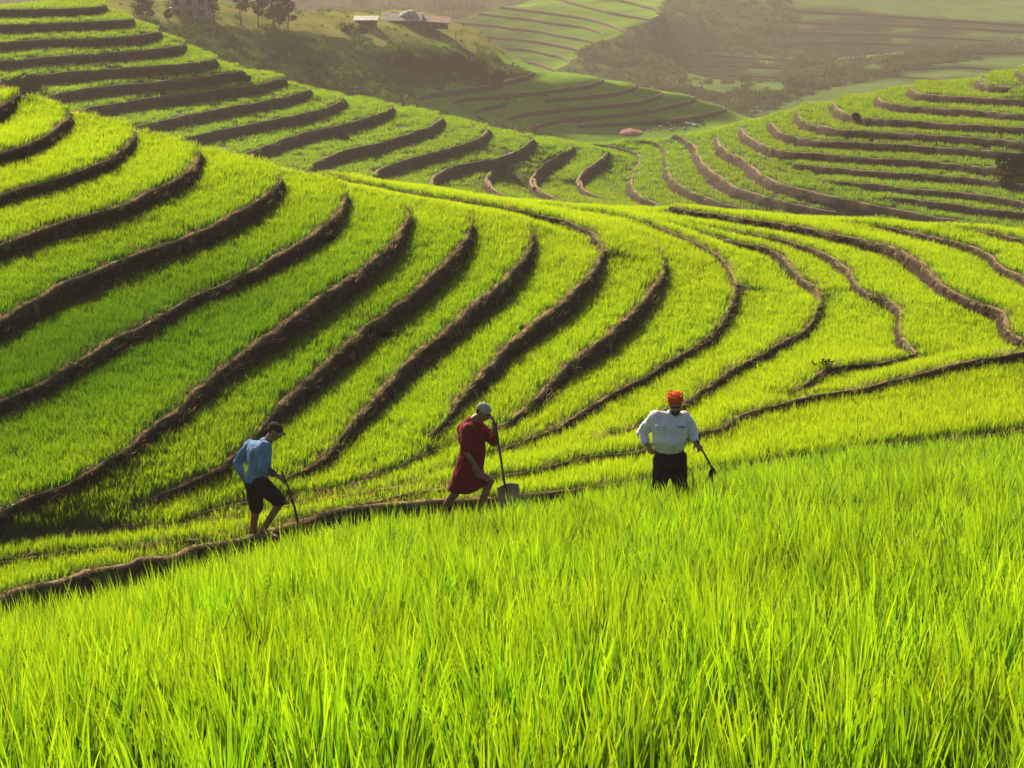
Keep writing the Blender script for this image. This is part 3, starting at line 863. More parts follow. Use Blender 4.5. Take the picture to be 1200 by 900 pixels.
tn = tints(P, r, 0.25, 0.008, 0.08)
# lower left terraces: shade put into the rice tint, plus a deeper green
shade_mk = np.exp(-(((P[:, 0] + 6.5) * 0.75 + (P[:, 1] - 25.0) * -0.55) / 3.2) ** 2 - (((P[:, 0] + 6.5) * 0.55 + (P[:, 1] - 25.0) * 0.75) / 6.5) ** 2)
tn[:, 1] *= 1 - 0.62 * shade_mk; tn[:, 0] += 0.045 * shade_mk
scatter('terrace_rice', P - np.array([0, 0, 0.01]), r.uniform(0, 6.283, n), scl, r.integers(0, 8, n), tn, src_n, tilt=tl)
print('near clumps', n)

# middle hill rice
src_m = [blade_clump('rice_patch_coarse', 44, 0.34, 0.14, 0.30, 0.028, 0.15, 2, M['rice_mid'], 300 + i, 0.15) for i in range(6)]
P = sample_tris(midV, midT, 7.5, r)
P = P[in_frame(P, 120) & (P[:, 1] < 135) & (P[:, 1] > 92)]
keep, sd = bank_clear(P, midL, 0.40, 0.05)
P = P[keep]; n = len(P)
scl = np.column_stack([np.full(n, 1.0), np.full(n, 1.0), r.uniform(0.8, 1.2, n)])
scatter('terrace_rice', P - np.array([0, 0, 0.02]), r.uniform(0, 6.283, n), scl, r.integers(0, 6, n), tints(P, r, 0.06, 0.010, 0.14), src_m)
print('mid clumps', n)

# weeds and dead straw rooted in the near banks
src_w = [blade_clump('bank_tuft', 12, 0.04, 0.04, 0.13, 0.007, 0.5, 2, M['bank_weed'], 900 + i, 0.5) for i in range(4)] + \
        [blade_clump('straw_tuft', 12, 0.05, 0.04, 0.12, 0.006, 0.8, 2, M['straw'], 950 + i, 0.8) for i in range(4)]
PW, IW, SW = [], [], []
for key, (S, Nn) in nearL.items():
    for i in range(0, len(S) - 1):
        for k in range(5):
            a = r.uniform()
            q = S[i] + (S[i + 1] - S[i]) * a; nn = Nn[i]
            hgt = q[3]
            f = r.choice([r.uniform(-0.08, 0.1), r.uniform(0, 1), 1.0, 1.0])
            if f >= 1.0: off = -r.uniform(0, 0.12) * max(0.2, q[4]); z = q[2] + 0.02
            else: off = 0.27 * hgt * (1 - f) + 0.03; z = q[2] - hgt * (1 - f)
            if f < 1.0 and r.uniform() < 0.35: continue
            PW.append((q[0] + nn[0] * off, q[1] + nn[1] * off, z))
            IW.append(r.integers(0, 4) if r.uniform() < (0.75 if f < 0.3 else 0.35) else r.integers(4, 8)); SW.append(r.uniform(0.6, 1.4))
PW = np.array(PW); k = in_frame(PW, 60); PW = PW[k]; IW = np.array(IW)[k]; SW = np.array(SW)[k]; n = len(PW)
scatter('bank_weeds', PW, r.uniform(0, 6.28, n), np.column_stack([SW, SW, SW]), IW, tints(PW, r, 0.5, 0.02, 0.3), src_w)
print('bank weeds', n)
# ------------------------------------------------------------------ scrub and trees
def leaf_blob(name, n, rad, leaf, mat, seed, squash=0.8, lobes=5):
    r = np.random.default_rng(seed)
    lc = [(r.normal(0, rad * 0.42), r.normal(0, rad * 0.42), rad * squash * r.uniform(0.15, 0.75), rad * r.uniform(0.35, 0.6)) for _ in range(lobes)]
    V, F, Hh = [], [], []
    for i in range(n):
        cx, cy_, cz, cr = lc[i % lobes]
        d = r.normal(size=3); d /= np.linalg.norm(d)
        rr = cr * r.uniform(0.55, 1.08)
        p = np.array([cx + d[0] * rr, cy_ + d[1] * rr, max(0.02, cz + d[2] * rr * squash)])
        nrm = d + r.normal(0, 0.6, 3); nrm /= np.linalg.norm(nrm)
        u = np.cross(nrm, r.normal(size=3)); u /= np.linalg.norm(u); v = np.cross(nrm, u)
        l = leaf * r.uniform(0.6, 1.3)
        k = len(V)
        V += [tuple(p - u * l * .5), tuple(p + v * l * .28), tuple(p + u * l * .6), tuple(p - v * l * .28)]
        Hh += [r.uniform(0, 0.9)] * 4
        F.append((k, k + 1, k + 2, k + 3))
    me = bpy.data.meshes.new(name); me.from_pydata(V, [], F); me.update()
    at = me.attributes.new('h', 'FLOAT', 'POINT'); at.data.foreach_set('value', np.array(Hh, dtype=np.float32))
    me.materials.append(mat)
    return bpy.data.objects.new(name, me)

def in_poly(x, y, poly):
    ins = np.zeros(len(x), bool); j = len(poly) - 1
    for i in range(len(poly)):
        xi, yi = poly[i]; xj, yj = poly[j]
        c = ((yi > y) != (yj > y)) & (x < (xj - xi) * (y - yi) / (yj - yi + 1e-9) + xi)
        ins ^= c; j = i
    return ins
rs = np.random.default_rng(21)
blobs = [leaf_blob('scrub_clump', 150, 1.0, 0.30, M['shrub'], 400 + i) for i in range(5)]
blobs_b = [leaf_blob('canopy_clump', 110, 1.0, 0.42, M['shrub_far'], 500 + i) for i in range(4)]
BANK_POLY = [(40,18),(120,20),(200,27),(330,36),(450,50),(560,58),(604,84),(560,96),(470,108),(520,135),(600,150),(660,162),(640,180),(560,178),(460,150),(330,118),(250,98),(140,60)]
def scatter_scrub(V, T, dens, polys, szr, src, name, base=1.0, dfn=None, label=None, sink=0.2, clear=None, hole=None):
    P = sample_all(V, T, dens, rs)
    if clear is not None: P = P[bank_clear(P, clear, 0.5, 0.1)[0]]
    x, y = proj_np(P)
    k = np.zeros(len(P), bool)
    for pl in polys: k |= in_poly(x, y, pl)
    if hole is not None: k &= ~(in_poly(x, y, hole) & (rs.uniform(size=len(x)) < 0.85))
    P, x, y = P[k], x[k], y[k]
    n = len(P)
    cl = np.array([mnoise.noise((p[0] * 0.05, p[1] * 0.05, 1.5)) for p in P])
    sz = rs.uniform(szr[0], szr[1], n) ** 1.0 * (1 + 0.6 * cl)
    keep = sz > szr[0] * 0.75
    P, sz = P[keep], sz[keep]; n = len(P)
    scl = np.column_stack([sz, sz, sz * rs.uniform(0.6, 1.1, n)])
    P = P - np.column_stack([np.zeros(n), np.zeros(n), sz * sink])
    tn = tints(P, rs, 0.04, 0.03, 0.35, base)
    scatter(name, P, rs.uniform(0, 6.28, n), scl, rs.integers(0, len(src), n), tn, src, label)
    print(name, n)
# steep faces count here: the bank itself is steep
def sample_all(V, T, density, r):
    a, b, c = V[T[:, 0]], V[T[:, 1]], V[T[:, 2]]
    area = 0.5 * np.linalg.norm(np.cross(b - a, c - a), axis=1)
    ex = area * float(density)
    cnt = np.floor(ex + r.uniform(size=len(ex))).astype(int)
    ti = np.repeat(np.arange(len(T)), cnt)
    u = r.uniform(size=len(ti)); v = r.uniform(size=len(ti))
    m = u + v > 1; u[m] = 1 - u[m]; v[m] = 1 - v[m]
    return a[ti] + (b[ti] - a[ti]) * u[:, None] + (c[ti] - a[ti]) * v[:, None]
def second_ground(name, V, T, poly, mat):
    o = bpy.data.objects[name]; o.data.materials.append(M[mat])
    c = V[T].mean(axis=1); x, y = proj_np(c)
    idx_ = np.zeros(len(T), dtype=np.int32); o.data.polygons.foreach_get('material_index', idx_)
    idx_[in_poly(x, y, poly)] = len(o.data.materials) - 1
    o.data.polygons.foreach_set('material_index', idx_); o.data.update()
second_ground('wooded_bank', spurV, spurT, BANK_POLY, 'scrub_ground')
PLAT = [(60, -40), (610, -40), (600, 70), (540, 54), (450, 48), (330, 37), (200, 30), (60, 18)]
second_ground('wooded_bank', spurV, spurT, PLAT, 'dry_grass')
scatter_scrub(spurV, spurT, 0.16, [PLAT], (0.2, 0.55), blobs, 'plateau_scrub', 1.6, label='low weeds on the dry plateau around the huts')
scatter_scrub(spurV, spurT, 0.55, [BANK_POLY], (0.35, 1.0), blobs, 'bank_scrub', 1.0, label='low scrub and weeds on the shaded bank')
scatter_scrub(spurV, spurT, 0.05, [BANK_POLY], (1.0, 2.0), blobs, 'bank_scrub', 0.85, label='taller scrub on the shaded bank')
E_GAP = [(470,108),(560,98),(620,86),(700,95),(780,110),(850,128),(860,138),(760,150),(650,165),(520,135)]
second_ground('wooded_bank', spurV, spurT, E_GAP, 'spur_field')
Q_FIELD = [(800, 58), (925, 66), (925, 112), (812, 112)]
VALLEY = [(655,95),(675,70),(712,45),(745,38),(770,18),(800,-10),(925,-10),(930,62),(1000,72),(1060,66),(1130,55),(1210,46),(1210,58),(1060,84),(960,106),(900,130),(880,150),(690,150),(600,100)]
second_ground('distant_hill', farV, farT, [(800, -40), (1500, -40), (1500, 140), (880, 150), (800, 115)], 'far_field_shaded')
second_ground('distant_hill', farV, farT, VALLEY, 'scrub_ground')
second_ground('distant_hill', farV, farT, Q_FIELD, 'far_field_shaded')
MTN = [(-200,-80),(1400,-80),(1400,12),(930,8),(800,-5),(600,-5),(515,33),(440,60),(-200,60)]
scatter_scrub(farV, farT, 0.11, [VALLEY], (0.8, 2.3), blobs_b, 'valley_scrub', 0.95, label='scrub and small trees covering the valley side', hole=Q_FIELD)
# forest on the mountain flank
def forest():
    o = bpy.data.objects['hills']; me = o.data
    V = np.zeros(len(me.vertices) * 3, dtype=np.float32); me.vertices.foreach_get('co', V); V = V.reshape(-1, 3).astype(float)
    q = np.zeros(len(me.polygons) * 4, dtype=np.int32); me.polygons.foreach_get('vertices', q); q = q.reshape(-1, 4)
    T = np.vstack([q[:, [0, 1, 2]], q[:, [0, 2, 3]]])
    scatter_scrub(V, T, 0.012, [MTN], (2.2, 5.0), blobs_b, 'far_forest', 1.0, label='hazy forest on the mountain side')
forest()

def tree(px, base, height, spread, seed, label, name='tree', cat='tree', group=None, leaf=0.22, nleaf=1800, trunk=0.1, crown0=0.3, mat='shrub', slender=1.0):
    """tapered trunk with limbs and a ragged crown; base = 3-D point"""
    r = np.random.default_rng(seed)
    t = empty(name, base); tag(t, label, cat, group)
    bm = bmesh.new()
    tips = []
    def limb(p0, p1, r0, r1, k=6):
        p0, p1 = Vector(p0), Vector(p1)
        ax = (p1 - p0); L_ = ax.length; ax.normalize()
        s = ax.orthogonal().normalized(); u = ax.cross(s)
        rings = []
        mid = (p0 + p1) / 2 + Vector(r.normal(0, 0.05 * L_, 3))
        for i, f in enumerate((0, 0.5, 1.0)):
            c = p0.lerp(p1, f) if i != 1 else mid
            rr = r0 + (r1 - r0) * f
            rings.append([bm.verts.new(c + (s * math.cos(a * 2 * math.pi / k) + u * math.sin(a * 2 * math.pi / k)) * rr) for a in range(k)])
        for a_, b_ in zip(rings, rings[1:]):
            for i in range(k): bm.faces.new((a_[i], a_[(i + 1) % k], b_[(i + 1) % k], b_[i]))
        return p1
    top = limb((0, 0, -0.15), (r.normal(0, 0.05) * height, 0, height * 0.75), trunk, trunk * 0.4)
    nl = 9
    cl = []
    for i in range(nl):
        f = crown0 + (1 - crown0) * (i + 0.5) / nl
        a = i * 2.4 + r.uniform(-.4, .4)
        p0 = Vector((0, 0, 0)).lerp(top, min(1, f * 1.1))
        rd = spread * (0.55 + 0.45 * math.sin(math.pi * min(1, (f - crown0) / (1 - crown0) * 0.9 + 0.15))) * r.uniform(0.55, 1.0)
        p1 = Vector((math.cos(a) * rd, math.sin(a) * rd, height * f + r.uniform(0, 0.12) * height))
        limb(p0, p1, trunk * 0.35, trunk * 0.1, 4); cl.append(p1)
        cl.append(p0.lerp(p1, 0.6) + Vector(r.normal(0, 0.1 * spread, 3)))
    cl.append(Vector((top.x, top.y, height * 0.93)))
    me = bpy.data.meshes.new('trunk'); bm.to_mesh(me); bm.free(); me.materials.append(M['bark'])
    tr = link(bpy.data.objects.new('trunk', me), t)
    V, F, Hh = [], [], []
    for i in range(nleaf):
        c = cl[i % len(cl)]
        cr = spread * (0.34 + 0.1 * ((i % len(cl)) % 3))
        d = r.normal(size=3); d /= np.linalg.norm(d)
        rr = cr * r.uniform(0.2, 1.0) ** 0.6
        p = np.array(c) + d * rr * np.array([1, 1, 0.8 * slender])
        nrm = r.normal(size=3); nrm /= np.linalg.norm(nrm)
        u = np.cross(nrm, r.normal(size=3)); u /= np.linalg.norm(u); v = np.cross(nrm, u)
        l = leaf * r.uniform(0.6, 1.3); k = len(V)
        V += [tuple(p - u * l * .5), tuple(p + v * l * .3), tuple(p + u * l * .6), tuple(p - v * l * .3)]
        Hh += [r.uniform(0, 1)] * 4
        F.append((k, k + 1, k + 2, k + 3))
    me = bpy.data.meshes.new('crown'); me.from_pydata(V, [], F); me.update()
    at = me.attributes.new('h', 'FLOAT', 'POINT'); at.data.foreach_set('value', np.array(Hh, dtype=np.float32))
    me.materials.append(M[mat])
    link(bpy.data.objects.new('crown', me), t)
    return t
def ground_hit(px, py, V, T):
    """where the view ray of a pixel meets a terrain mesh"""
    from mathutils.bvhtree import BVHTree
    key = id(V)
    if key not in _bvh: _bvh[key] = BVHTree.FromPolygons([tuple(p) for p in V], [tuple(int(i) for i in t) for t in T])
    for k in range(40):
        h = _bvh[key].ray_cast(Vector((0, 0, 0)), ray(px, py + k).normalized(), 3000)
        if h[0] is not None: break
    return h[0] if h[0] is not None else at_y(px, py, 100)
_bvh = {}
G1 = 'trees along the plateau edge'
tree(0, ground_hit(321, 35, spurV, spurT), 4.6, 1.75, 31, 'largest dark bushy tree on the plateau above the scrubby bank', group=G1, nleaf=3200, trunk=0.16, crown0=0.22)
tree(0, ground_hit(337, 33, spurV, spurT), 3.3, 1.0, 32, 'smaller tree pressed against the right side of the largest plateau tree', group=G1, nleaf=1500, crown0=0.2)
tree(0, ground_hit(303, 33, spurV, spurT), 3.9, 0.8, 33, 'slim tree pressed against the left side of the largest plateau tree', group=G1, nleaf=1100, crown0=0.3)
tree(0, ground_hit(283, 30, spurV, spurT), 3.6, 1.0, 34, 'narrow tree with a bare lower trunk, standing apart left of the tree cluster', group=G1, nleaf=900, crown0=0.45)
tree(0, ground_hit(251, 27, spurV, spurT), 3.0, 0.9, 35, 'thin sparse tree right of the pink and white house', group=G1, nleaf=450, crown0=0.4)
tree(0, ground_hit(169, 20, spurV, spurT), 2.0, 1.25, 36, 'rounded shrubby tree left of the pink and white house', group=G1, nleaf=1500, crown0=0.1, trunk=0.08)
tree(0, ground_hit(197, 24, spurV, spurT), 1.1, 0.5, 37, 'knee-high sapling in front of the pink and white house', group=G1, nleaf=300, crown0=0.2, trunk=0.04)
def shrub(P, rad, seed, label, group=None, n=900, leaf=0.16, mat='shrub', name='shrub', squash=0.85):
    src = leaf_blob(name, n, 1.0, leaf, M[mat], seed, squash, 7)
    src.location = P; src.scale = (rad, rad, rad); link(src)
    tag(src, label, 'shrub', group); return src
G2 = 'bushes on the nose of the bank'
NL = [(478,72,2.0,'leftmost of the big dark bushes on the nose of the bank'),(505,72,2.3,'second from the left of the big dark bushes on the nose of the bank'),
      (530,74,2.5,'middle one of the big dark bushes below the reddish hut'),(556,80,2.5,'tall dark bush on the nose of the bank, second from its right end'),
      (582,90,1.8,'small dark bush at the right end of the bank nose'),(447,62,1.3,'low bush on the bank just below the white roofed shed')]
for i, (x, y, rd, lb) in enumerate(NL):
    shrub(ground_hit(x, y + 8, spurV, spurT) - Vector((0, 0, 0.3)), rd, 600 + i, lb, G2, 1500, 0.15)
shrub(ground_hit(413, 40, spurV, spurT), 1.5, 610, 'grey-green bush at the left corner of the hut terrace', None, 900)
shrub(ground_hit(17, 112, midV, midT), 1.3, 611, 'leafy bush at the left edge behind the near rice hill', None, 1400, 0.13)
shrub(ground_hit(38, 112, midV, midT), 0.8, 614, 'smaller leafy bush tucked right of the bush at the left edge', None, 800, 0.13)
shrub(ground_hit(1192, 200, midV, midT), 1.3, 612, 'dark shrub growing over the terraces at the right edge', None, 1400, 0.13)
shrub(ground_hit(1180, 218, midV, midT), 0.8, 613, 'small low shrub just below the dark shrub at the right edge', None, 800, 0.13)
G3 = 'weed tufts growing from terrace banks'
for i, (x, y, rd, lb) in enumerate([(283, 96, 0.45, 'pale weed tuft on the tip of a far left terrace bank'), (403, 165, 0.4, 'dark green weed clump lying on a terrace below the wooded bank'),
                                    (1003, 140, 0.4, 'pale weed on a bank of the far right terraces')]):
    shrub(ground_hit(x, y, midV, midT), rd, 640 + i, lb, G3, 420, 0.5, name='weed')
shrub(ground_hit(452, 392, nearV, nearT), 0.16, 645, 'pale weed sprouting from a dark bank left of the man with the grey cap', G3, 160, 0.35, name='weed', mat='weed')
shrub(ground_hit(388, 288, nearV, nearT), 0.18, 646, 'dark weed below the tip of a near bank', G3, 420, 0.5, name='weed')
shrub(ground_hit(962, 433, nearV, nearT), 0.22, 647, 'dark weed at the corner of the low wall right of the turbaned man', G3, 200, 0.3, name='weed')
# ------------------------------------------------------------------ people
def ell_pts(c, r, rot=None, n=10):
    out = []
    for i in range(n + 1):
        th = math.pi * i / n
        for j in range(n * 2 if 0 < i < n else 1):
            ph = math.pi * j / n
            v = Vector((math.sin(th) * math.cos(ph) * r[0], math.sin(th) * math.sin(ph) * r[1], math.cos(th) * r[2]))
            if rot is not None: v = rot @ v
            out.append(Vector(c) + v)
    return out
def hull_of(bm, *ells):
    """convex hull of ellipsoids (centre, radius or radii[, rotation])"""
    pts = []
    for e in ells:
        c, r = e[0], e[1]
        if not isinstance(r, (tuple, list)): r = (r, r, r)
        pts += ell_pts(c, r, e[2] if len(e) > 2 else None, 8 if max(r) > 0.03 else 5)
    vs_ = [bm.verts.new(p) for p in pts]
    res = bmesh.ops.convex_hull(bm, input=vs_)
    inner = [g for g in res['geom_interior'] if isinstance(g, bmesh.types.BMVert)]
    bmesh.ops.delete(bm, geom=inner, context='VERTS')
def chain(bm, pts, rad):
    for (a, b), (ra, rb) in zip(zip(pts, pts[1:]), zip(rad, rad[1:])):
        hull_of(bm, (a, ra), (b, rb))
def sculpt(name, bm, mat, parent, voxel=0.008, smooth=6, wrinkle=0.0, wscale=14.0, cut=None, axis=None):
    """fuse overlapping solids into one continuous skin"""
    me = bpy.data.meshes.new(name); bm.to_mesh(me); bm.free()
    tmp = bpy.data.objects.new(name, me); COL.objects.link(tmp)
    md = tmp.modifiers.new('r', 'REMESH'); md.mode = 'VOXEL'; md.voxel_size = voxel
    ms = tmp.modifiers.new('s', 'SMOOTH'); ms.factor = 0.5; ms.iterations = smooth
    dg = bpy.context.evaluated_depsgraph_get(); dg.update()
    m2 = bpy.data.meshes.new_from_object(tmp.evaluated_get(dg))
    bpy.data.objects.remove(tmp)
    m2.name = name
    if wrinkle:
        n = len(m2.vertices)
        co = np.zeros(n * 3); m2.vertices.foreach_get('co', co); co = co.reshape(-1, 3)
        no = np.zeros(n * 3); m2.vertices.foreach_get('normal', no); no = no.reshape(-1, 3)
        for i in range(n):
            x, y, z = co[i]
            d = mnoise.noise((x * wscale, y * wscale, z * wscale * 0.55)) + 0.5 * mnoise.noise((x * wscale * 2.1 + z * 6, y * wscale * 2, z * wscale))
            co[i] += no[i] * d * wrinkle
        m2.vertices.foreach_set('co', co.ravel())
    m2.polygons.foreach_set('use_smooth', np.ones(len(m2.polygons), dtype=bool))
    m2.materials.clear(); m2.materials.append(mat)
    m2.update()
    o = bpy.data.objects.new(name, m2); link(o, parent)
    return o
def frame_rot(f, u):
    """columns: side, forward, up"""
    f = f.normalized(); s = f.cross(u).normalized(); u2 = s.cross(f).normalized()
    return Matrix(((s.x, f.x, u2.x), (s.y, f.y, u2.y), (s.z, f.z, u2.z)))
def head(bm, c, f, u, k=1.0):
    """head with brow, nose, lips, chin and ears; c = centre, f = facing, u = up"""
    Rm = frame_rot(f, u)
    P = lambda x, y, z: Vector(c) + Rm @ Vector((x * k, y * k, z * k))
    E = lambda p, r: (p, tuple(q * k for q in r), Rm)
    hull_of(bm, E(P(0, -0.012, 0.03), (0.074, 0.092, 0.082)), E(P(0, 0.02, -0.02), (0.062, 0.068, 0.06)))
    hull_of(bm, E(P(0, 0.03, -0.02), (0.058, 0.06, 0.05)), E(P(0, 0.052, -0.088), (0.026, 0.024, 0.02)), E(P(0, 0.0, -0.06), (0.052, 0.05, 0.03)))
    hull_of(bm, E(P(0, 0.088, 0.012), (0.009, 0.008, 0.008)), E(P(0, 0.112, -0.022), (0.014, 0.012, 0.010)), E(P(0, 0.085, -0.026), (0.02, 0.01, 0.01)))
    hull_of(bm, E(P(-0.04, 0.078, 0.03), (0.014, 0.01, 0.008)), E(P(0.04, 0.078, 0.03), (0.014, 0.01, 0.008)))
    hull_of(bm, E(P(-0.018, 0.083, -0.052), (0.008, 0.008, 0.006)), E(P(0.018, 0.083, -0.052), (0.008, 0.008, 0.006)))
    for s in (-1, 1):
        hull_of(bm, E(P(s * 0.076, -0.005, 0.015), (0.01, 0.02, 0.022)), E(P(s * 0.07, 0.0, -0.02), (0.008, 0.012, 0.014)))
    return P, Rm
def hand(bm, wrist, d, palm_n, curl=0.6, side=1, k=1.0, grip=None):
    """palm, four unequal bent fingers and a thumb from the palm's side; d = pointing direction"""
    d = d.normalized(); n = palm_n.normalized(); s = d.cross(n).normalized() * side
    pc = wrist + d * 0.05 * k
    Rm = Matrix(((s.x, d.x, n.x), (s.y, d.y, n.y), (s.z, d.z, n.z)))
    hull_of(bm, (wrist, (0.026 * k, 0.02 * k, 0.018 * k), Rm), (pc + d * 0.035 * k, (0.042 * k, 0.018 * k, 0.014 * k), Rm))
    for i, (off, ln) in enumerate(((-0.032, 0.062), (-0.011, 0.075), (0.011, 0.080), (0.032, 0.072))):
        a = pc + d * 0.045 * k + s * off * k
        p = [a]; ang = 0.25 * curl
        for seg in (0.45, 0.32, 0.25):
            ang += curl * 0.75
            v = d * math.cos(ang) + n * math.sin(ang)
            p.append(p[-1] + v * ln * seg * k * 1.1)
        chain(bm, p, [0.0095 * k, 0.009 * k, 0.008 * k, 0.007 * k])
    t0 = wrist + d * 0.03 * k + s * 0.03 * k
    t1 = t0 + (s * 0.8 + d * 0.6 + n * 0.3).normalized() * 0.035 * k
    t2 = t1 + (d * 0.8 + n * 0.7 * curl + s * 0.1).normalized() * 0.03 * k
    chain(bm, [t0, t1, t2], [0.013 * k, 0.011 * k, 0.009 * k])
M['skin'] = simple_mat('skin', (0.26, 0.12, 0.07), 0.5, 0.25, 14, spec=0.4, bump=0.15, bscale=60)
M['skin_warm'] = simple_mat('skin_warm', (0.32, 0.15, 0.085), 0.5, 0.25, 14, spec=0.4, bump=0.15, bscale=60)
def cloth(name, col, col2=None, rough=0.85, var=0.2, stripes=None):
    m, nt, out = new_mat(name)
    N, L = nt.nodes, nt.links
    b = N.new('ShaderNodeBsdfPrincipled'); b.inputs['Roughness'].default_value = rough; b.inputs['Specular IOR Level'].default_value = 0.1
    tc = N.new('ShaderNodeTexCoord')
    n1 = N.new('ShaderNodeTexNoise'); n1.inputs['Scale'].default_value = 7; n1.inputs['Detail'].default_value = 5
    L.new(tc.outputs['Object'], n1.inputs['Vector'])
    cr = N.new('ShaderNodeValToRGB'); c2 = col2 or tuple(c * (1 - var) for c in col)
    cr.color_ramp.elements[0].position = 0.35; cr.color_ramp.elements[0].color = (*c2, 1)
    cr.color_ramp.elements[1].position = 0.65; cr.color_ramp.elements[1].color = (*col, 1)
    L.new(n1.outputs['Fac'], cr.inputs['Fac'])
    last = cr.outputs[0]
    if stripes:
        sp = N.new('ShaderNodeSeparateXYZ'); L.new(tc.outputs['Object'], sp.inputs[0])
        mu = N.new('ShaderNodeMath'); mu.operation = 'MULTIPLY'; mu.inputs[1].default_value = stripes[0]; L.new(sp.outputs[0], mu.inputs[0])
        si = N.new('ShaderNodeMath'); si.operation = 'SINE'; L.new(mu.outputs[0], si.inputs[0])
        gt = N.new('ShaderNodeMath'); gt.operation = 'GREATER_THAN'; gt.inputs[1].default_value = 0.75; L.new(si.outputs[0], gt.inputs[0])
        mx = N.new('ShaderNodeMix'); mx.data_type = 'RGBA'; mx.inputs[7].default_value = (*stripes[1], 1)
        L.new(gt.outputs[0], mx.inputs[0]); L.new(last, mx.inputs[6]); last = mx.outputs[2]
    L.new(last, b.inputs['Base Color'])
    n2 = N.new('ShaderNodeTexNoise'); n2.inputs['Scale'].default_value = 16; n2.inputs['Detail'].default_value = 4; n2.inputs['Distortion'].default_value = 1.5
    L.new(tc.outputs['Object'], n2.inputs['Vector'])
    bp = N.new('ShaderNodeBump'); bp.inputs['Strength'].default_value = 0.5; bp.inputs['Distance'].default_value = 0.03
    L.new(n2.outputs['Fac'], bp.inputs['Height']); L.new(bp.outputs[0], b.inputs['Normal'])
    L.new(b.outputs[0], out.inputs[0])
    return m
M['denim'] = cloth('blue_shirt_cloth', (0.16, 0.30, 0.52), (0.10, 0.20, 0.40))
M['denim_dark'] = cloth('dark_cuff_cloth', (0.05, 0.075, 0.12))
M['black_cloth'] = cloth('black_cloth', (0.012, 0.012, 0.015))
M['maroon'] = cloth('maroon_cloth', (0.22, 0.010, 0.024), (0.14, 0.006, 0.016))
M['white_cloth'] = cloth('white_striped_cloth', (0.80, 0.81, 0.86), (0.74, 0.75, 0.82), stripes=(330.0, (0.66, 0.68, 0.76)))
M['orange_cloth'] = cloth('orange_cloth', (0.75, 0.13, 0.012), (0.6, 0.07, 0.01))
M['grey_cloth'] = cloth('grey_cap_cloth', (0.42, 0.42, 0.42), (0.2, 0.2, 0.2))
M['cap_dark'] = cloth('dark_cap_cloth', (0.03, 0.02, 0.018))
M['hair'] = simple_mat('hair', (0.012, 0.009, 0.008), 0.7, 0.3, 40, bump=0.6, bscale=120)
M['lens'] = simple_mat('dark_lens', (0.01, 0.01, 0.012), 0.15, 0.1, 5, spec=0.6)
M['wood'] = simple_mat('stick_wood', (0.09, 0.05, 0.03), 0.8, 0.4, 25, bump=0.4)
M['wood_pale'] = simple_mat('shovel_blade_wood', (0.42, 0.29, 0.23), 0.85, 0.35, 18, bump=0.4)
M['iron'] = simple_mat('rusty_iron', (0.16, 0.10, 0.08), 0.7, 0.4, 30, bump=0.4)
M['sandal'] = simple_mat('sandal', (0.22, 0.16, 0.16), 0.8, 0.2, 10)
M['eye'] = simple_mat('eye', (0.6, 0.58, 0.55), 0.3, 0.05, 5)
M['pen'] = simple_mat('pen', (0.02, 0.02, 0.025), 0.4, 0.1, 5)

def person_root(P0, label):
    t = empty('person', P0); tag(t, label, 'person'); return t
class Frame:
    """joints read off the figure: point on the view ray of a pixel at depth Y0+dy, relative to the root"""
    def __init__(s, Y0, root): s.Y0 = Y0; s.root = Vector(root)
    def __call__(s, px, py, dy=0.0): return at_y(px, py, s.Y0 + dy) - s.root
def eyes(P, parent, k=1.0):
    for s in (-1, 1):
        bm = bmesh.new(); bmesh.ops.create_uvsphere(bm, u_segments=10, v_segments=8, radius=0.0125 * k)
        me = bpy.data.meshes.new('eye'); bm.to_mesh(me); bm.free(); me.materials.append(M['eye'])
        o = link(bpy.data.objects.new('eye', me), parent); o.location = P(s * 0.03, 0.076, 0.012)
def rod(name, a, b, r0, r1, mat, parent=None, loc=None, bendv=None, n=10):
    bm = bmesh.new(); rings = []
    a, b = Vector(a), Vector(b); ax = (b - a).normalized(); s = ax.orthogonal().normalized(); u = ax.cross(s)
    for i in range(n + 1):
        f = i / n; c = a.lerp(b, f)
        if bendv is not None: c = c + Vector(bendv) * math.sin(f * math.pi)
        c = c + (s * fnoise(f * 3, 1, 2) + u * fnoise(f * 3, 5, 7)) * r0 * 0.7
        r = r0 + (r1 - r0) * f
        rings.append([bm.verts.new(c + (s * math.cos(k * math.pi / 4) + u * math.sin(k * math.pi / 4)) * r) for k in range(8)])
    for p, q in zip(rings, rings[1:]):
        for k in range(8): bm.faces.new((p[k], p[(k + 1) % 8], q[(k + 1) % 8], q[k]))
    bm.faces.new(rings[0][::-1]); bm.faces.new(rings[-1])
    me = bpy.data.meshes.new(name); bm.to_mesh(me); bm.free(); me.materials.append(mat)
    for p_ in me.polygons: p_.use_smooth = True
    o = link(bpy.data.objects.new(name, me), parent)
    if loc is not None: o.location = loc
    return o
def foot(bm, ankle, d, k=1.0):
    d = Vector((d[0], d[1], 0)).normalized()
    z = Vector((0, 0, 1))
    hull_of(bm, (ankle - z * 0.01, 0.038 * k), (ankle - d * 0.04 - z * 0.05, 0.03 * k), (ankle + d * 0.08 - z * 0.058, (0.04 * k, 0.04 * k, 0.02 * k)))
    hull_of(bm, (ankle + d * 0.06 - z * 0.058, (0.042 * k, 0.042 * k, 0.02 * k)), (ankle + d * 0.16 - z * 0.066, (0.035 * k, 0.035 * k, 0.012 * k)))

UP = Vector((0, 0, 1))
